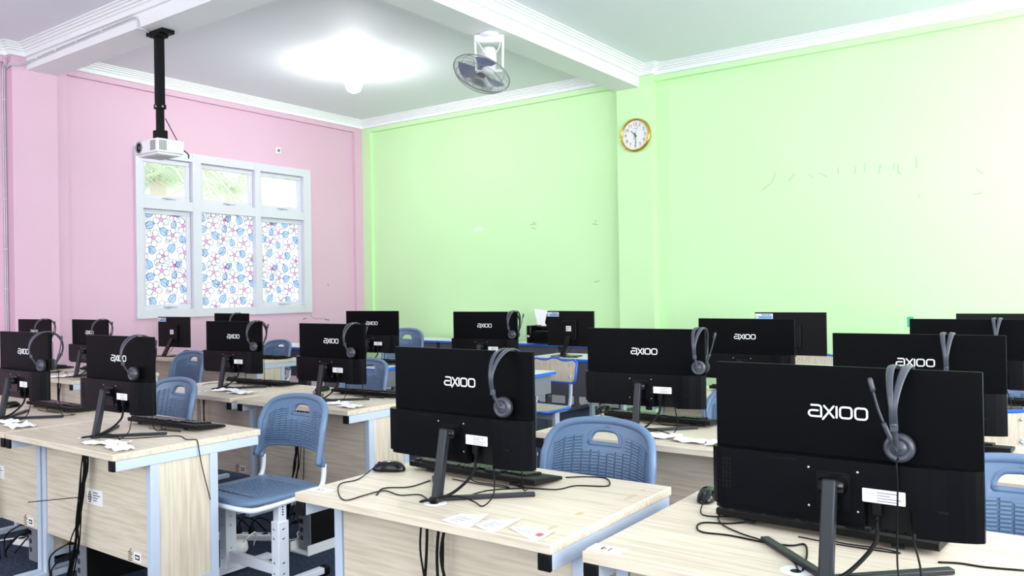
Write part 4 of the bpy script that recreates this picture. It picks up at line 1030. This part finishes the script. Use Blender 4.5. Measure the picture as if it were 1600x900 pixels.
# white wires clipped along the beam and down the pink wall
t = thing('wiring', 'white paired wires clipped along the beam from the pink wall to the projector', 'wiring')
yb_ = B1[0]-.008
for k, dz in enumerate((0, -.016)):
    m = MB(); m.tube([(WX+.06, 3.60, CB-.11+dz), (WX+.155, 3.605, CB-.09+dz), (WX+.16, 3.70, CB-.07+dz), (WX+.20, yb_, 3.785+dz)] + [(-8.2+.8*j, yb_, 3.795+.012*j+dz) for j in range(2)] + smooth([(-6.72, yb_, 3.815+dz), (-6.66, yb_, 3.80+dz), (-6.645+.012*k, yb_, 3.76), (-6.64+.012*k, yb_-.002, 3.72), (-6.635+.012*k, yb_, 3.702), (-6.625+.012*k, 3.79, 3.698), (-6.66+.012*k, 3.86, 3.697)], 5), .0065, 6); m.build('wire', 'wirewhite', t)
m = MB()
for x in (-8.5, -8.1, -7.7, -7.25): m.bx(x-.006, x+.006, yb_-.009, B1[0]-.0004, 3.775+.012*(x+8.2)/.8, 3.812+.012*(x+8.2)/.8)
m.build('clip', 'offwhite', t)
t = thing('wiring', 'white paired wires running down the pink wall in the corner beside the pilaster', 'wiring')
for k in range(2):
    m = MB(); yy = 3.608-.016*k; m.tube(smooth([(WX+.062, yy-.002, CB-.02), (WX+.062, yy-.002, CB-.09), (WX+.02, yy, CB-.14), (WX+.011, yy, 3.4), (WX+.011, yy+.004, 2.2), (WX+.011, yy+.008, .6)]), .0065, 6); m.build('wire', 'wirewhite', t)
m = MB()
for z in (3.4, 2.9, 2.4, 1.9, 1.5): m.bx(WX, WX+.018, 3.58, 3.622, z-.006, z+.006)
m.build('clip', 'wirewhite', t)

# ------------------------------------------------------------------ ceiling fan on the second beam
t = thing('ceiling_fan', 'white orbit fan with wire guard hanging tilted from the second beam', 'fan')
fc = Vector((-4.40, 5.78, BZ))
m = MB(); m.lathe([(0, 0), (.09, 0), (.088, -.02), (.06, -.035), (0, -.036)], fc, (0, 0, 1), 28)
T = Matrix.Translation(fc) @ Matrix.Rotation(YAW, 4, 'Z')
for s in (-1, 1):
    m.bar(T @ Vector((s*.125, 0, -.03)), T @ Vector((s*.118, 0, -.34)), .02, .055, bev=.004, side=T.to_3x3() @ Vector((0, 1, 0)))
m.bar(T @ Vector((-.135, 0, -.045)), T @ Vector((.135, 0, -.045)), .065, .07, bev=.012); m.bar(T @ Vector((-.12, 0, -.335)), T @ Vector((.12, 0, -.335)), .05, .03, bev=.006)
m.build('bracket', 'offwhite', t)
tc_ = (Vector((0, 0, CAM_H))-Vector((-4.45, 5.78, 3.35))).normalized()
nrm = (tc_*.36+(rt*-.35-up*.93)*.93).normalized()       # the guard faces down and a little towards the camera
g0 = Vector((-4.47, 5.75, 3.36)); motor_top = T @ Vector((.0, 0, -.12))
m = MB(); ax = (g0-motor_top)
m.lathe([(0, 0), (.05, .005), (.066, .03), (.07, .10), (.075, .13), (.07, .14), (.068, .20), (.055, .23), (.035, .25), (0, .25)], motor_top, (T @ Vector((-.06, 0, -1)))-fc+Vector((0, 0, 0)), 24); m.build('motor', 'offwhite', t)
def ringp(c, r, n=48):
    q = Vector((0, 0, 1)).rotation_difference(nrm); return [c+q @ Vector((r*math.cos(2*PI*k/n), r*math.sin(2*PI*k/n), 0)) for k in range(n+1)]
q = Vector((0, 0, 1)).rotation_difference(nrm); GR = .265
m = MB(); m.tube(ringp(g0, GR), .0055, 8)
for rr, hh in ((.22, .055), (.14, .075), (.07, .082)): m.tube(ringp(g0+nrm*hh, rr, 36), .0025, 6)
for rr, hh in ((.20, -.05), (.10, -.085)): m.tube(ringp(g0+nrm*hh, rr, 36), .0028, 6)
for k in range(108):
    a = 2*PI*k/108; d = q @ Vector((math.cos(a), math.sin(a), 0)); m.tube(smooth([g0+d*GR, g0+nrm*.055+d*.225, g0+nrm*.078+d*.12, g0+nrm*.083+d*.055], 3), .0012, 4)
    if k % 6 == 0: m.tube(smooth([g0+d*GR, g0-nrm*.05+d*.20, g0-nrm*.085+d*.10, g0-nrm*.09+d*.055], 3), .0022, 4)
gd = m.build('wire_guard', 'wire', t)
m = MB(); m.lathe([(0, .004), (.05, .004), (.058, .0), (.05, -.004)], g0+nrm*.083, nrm, 28); m.build('guard_badge', 'wire', gd)
for k in range(3):
    a0 = 2*PI*k/3+.5; m = MB(); V = []; F_ = []
    for i in range(7):
        for j in range(7):
            r_ = .045+.185*i/6; a = a0+(-.55+1.05*j/6)*(1-.15*(i/6)); V.append(g0+q @ Vector((r_*math.cos(a), r_*math.sin(a), -.02+.045*(j/6-.5)*(1-.2*i/6))))
    for i in range(6):
        for j in range(6): F_.append((i*7+j, i*7+j+1, (i+1)*7+j+1, (i+1)*7+j))
    m._add(V, F_, 0, True)
    r = bmesh.ops.solidify(m.bm, geom=m.bm.faces[:], thickness=.003); m.build('blade', 'fanblade', t)
m = MB(); m.lathe([(0, .035), (.03, .032), (.042, .02), (.045, -.04), (.03, -.05)], g0-nrm*.0, nrm, 24); m.build('hub', 'ink', t)
m = MB(); m.tube(smooth([g0-nrm*.045, g0-nrm*.075, motor_top+Vector((0, 0, -.16))], 3), .03, 12); m.build('shaft', 'offwhite', t)
m = MB(); m.tube(smooth([T @ Vector((-.14, 0, -.01)), T @ Vector((-.09, -.05, -.10)), T @ Vector((-.02, -.06, -.2)), T @ Vector((.07, -.05, -.17)), T @ Vector((.1, -.04, -.09))], 5), .005, 6); m.build('lead', 'offwhite', t)

# ------------------------------------------------------------------ lit lamp bulb
t = thing('ceiling_lamp', 'lit white lamp bulb in a round holder on the ceiling', 'lamp', (-6.66, 6.26, CZ))
m = MB(); m.lathe([(.115, 0), (.115, -.008), (.085, -.02), (.045, -.028), (.04, -.075), (.034, -.08), (0, -.08)], n=28); m.build('holder', 'offwhite', t)
m = MB(); m.lathe([(.028, -.08), (.036, -.10), (.062, -.13), (.085, -.17), (.092, -.21), (.086, -.255), (.066, -.29), (.035, -.31), (0, -.316)], n=28); m.build('bulb', 'bulb', t)

# ------------------------------------------------------------------ wall clock at 10:29
t = thing('wall_clock', 'round wall clock with gold rim on the green pilaster, showing half past ten', 'clock', (-4.275, 8.37, 3.165))
m = MB(); m.lathe([(0, 0), (.185, 0), (.192, .01), (.19, .03), (.18, .042), (.168, .040), (.166, .022)], (0, 0, 0), (0, -1, 0), 56); m.build('rim', 'gold', t)
m = MB(); m.lathe([(0, .0225), (.168, .022)], (0, 0, 0), (0, -1, 0), 56)
for k in range(12):
    a = R(30*k); m.prism(rects(-.0015, .0015, .150, .158), front((0, -.0228, 0)) @ Matrix.Rotation(-a, 4, 'Z'), .0004, 1)
m.prism(rects(-.022, .022, .075, .080), front((0, -.0228, 0)), .0004, 2); m.prism(rects(-.012, .012, -.083, -.079), front((0, -.0228, 0)), .0004, 2); m.build('dial', ['label', 'ink', 'inkgrey'], t)
m = MB()
for k in range(1, 13):
    a = R(30*k); text_into(m, str(k), .052, front((.122*math.sin(a), -.0228, .122*math.cos(a))), 0, .0008)
m.build('numerals', 'ink', t)
for nm, ang, L, w, z in (('hour_hand', 314, .075, .009, .0255), ('minute_hand', 174, .105, .007, .027), ('second_hand', 22, .125, .0022, .0285)):
    m = MB(); m.prism([(-w/2, -.03 if nm != 'second_hand' else -.055), (w/2, -.03 if nm != 'second_hand' else -.055), (w/2*.8, L), (-w/2*.8, L)], front((0, -z, 0)) @ Matrix.Rotation(-R(ang), 4, 'Z'), .0012); m.build(nm, 'ink', t)
m = MB(); m.lathe([(0, .012), (.006, .011), (.007, 0)], (0, -.022, 0), (0, -1, 0), 12); m.build('centre_cap', 'ink', t)

# ------------------------------------------------------------------ wall socket, marks on the walls
t = thing('wall_socket', 'white square socket high on the pink wall above the window', 'socket', (WX, 6.96, 3.33), PI/2)
m = MB(); m.prism(rrect(-.042, .042, -.042, .042, .006), front((0, 0, 0)), .012, bev=.003); m.build('plate', 'offwhite', t)
m = MB(); m.lathe([(.022, .012), (.022, .014), (.019, .0145), (.018, .0125), (0, .0122)], (.004, 0, 0), (0, -1, 0), 20); 
for s in (-1, 1): m.lathe([(0, .0132), (.003, .013)], (.004+s*.009, 0, 0), (0, -1, 0), 8, 1)
m.build('outlet', ['inkgrey', 'ink'], t)
WALL = lambda px, py, y=WY-.0006: (lambda d: (d.x*y/d.y, y, CAM_H+d.z*y/d.y))(rt*((px-800)/F_PX)-up*((py-450)/F_PX)+fw)
def wall_marks(lines, w, label, mi):
    m = MB()
    for L in lines: m.stroke([(WALL(*p)[0], WALL(*p)[2]) for p in L], w, front((0, WY, 0)), .0008+.0001*lines.index(L))
    tag(m.build('wall_mark', mi), label, 'mark', 'faint marks on the green wall')
wall_marks([[(1190, 298), (1207, 284), (1211, 270)], [(1232, 283), (1241, 272)], [(1263, 271), (1271, 279)], [(1281, 270), (1293, 277)], [(1309, 262), (1310, 273)], [(1337, 261), (1336, 271)], [(1351, 255), (1351, 268)], [(1376, 257), (1373, 271)], [(1397, 255), (1396, 264)], [(1403, 256), (1404, 270), (1408, 272)], [(1432, 246), (1432, 262)]], .011, 'row of faint grey strokes across the right-hand green wall', 'scuff')
wall_marks([[(1521, 304), (1535, 301)], [(1437, 303), (1435, 308)], [(1526, 264), (1536, 272)]], .012, 'short faint scuffs at the far right of the green wall', 'scuff')
wall_marks([[(829, 351), (838, 350)], [(831, 356), (837, 357)], [(833, 347), (836, 349)]], .016, 'flaked grey spot in the middle of the left green wall', 'scuff')
wall_marks([[(926, 350), (934, 351)], [(930, 344), (931, 347)], [(928, 441), (936, 439)]], .014, 'flaked spots beside the clock pilaster', 'scuff')
wall_marks([[(742, 359), (752, 358)], [(744, 357), (750, 356)]], .05, 'white plaster patch on the left green wall', 'patch')

PINK = lambda px, py: (lambda d: (WX, d.y*WX/d.x, CAM_H+d.z*WX/d.x))(rt*((px-800)/F_PX)-up*((py-450)/F_PX)+fw)
m = MB()
for k, (L, w) in enumerate((([(485, 487), (487, 495), (492, 498), (507, 498)], .006), ([(512, 444), (513, 446)], .012), ([(474, 499), (478, 497)], .014), ([(508, 499), (514, 500)], .016))):
    m.stroke([(PINK(*p)[1], PINK(*p)[2]) for p in L], w, basis((0, 1, 0), (0, 0, 1), (WX, 0, 0)), .0008+.0001*k)
tag(m.build('wall_mark', 'inkgrey'), 'hairline crack and chips in the pink wall at the lower right corner of the window', 'mark')
m = MB(); m.prism(rrect(-.028, .028, -.05, .05, .004), front((-1.465, WY, 1.05)), .003)
tag(m.build('wall_tape', mat('teal tape', srgb(70, 196, 150), .5)), 'small teal piece of tape on the green wall behind the third-row computers', 'tape')
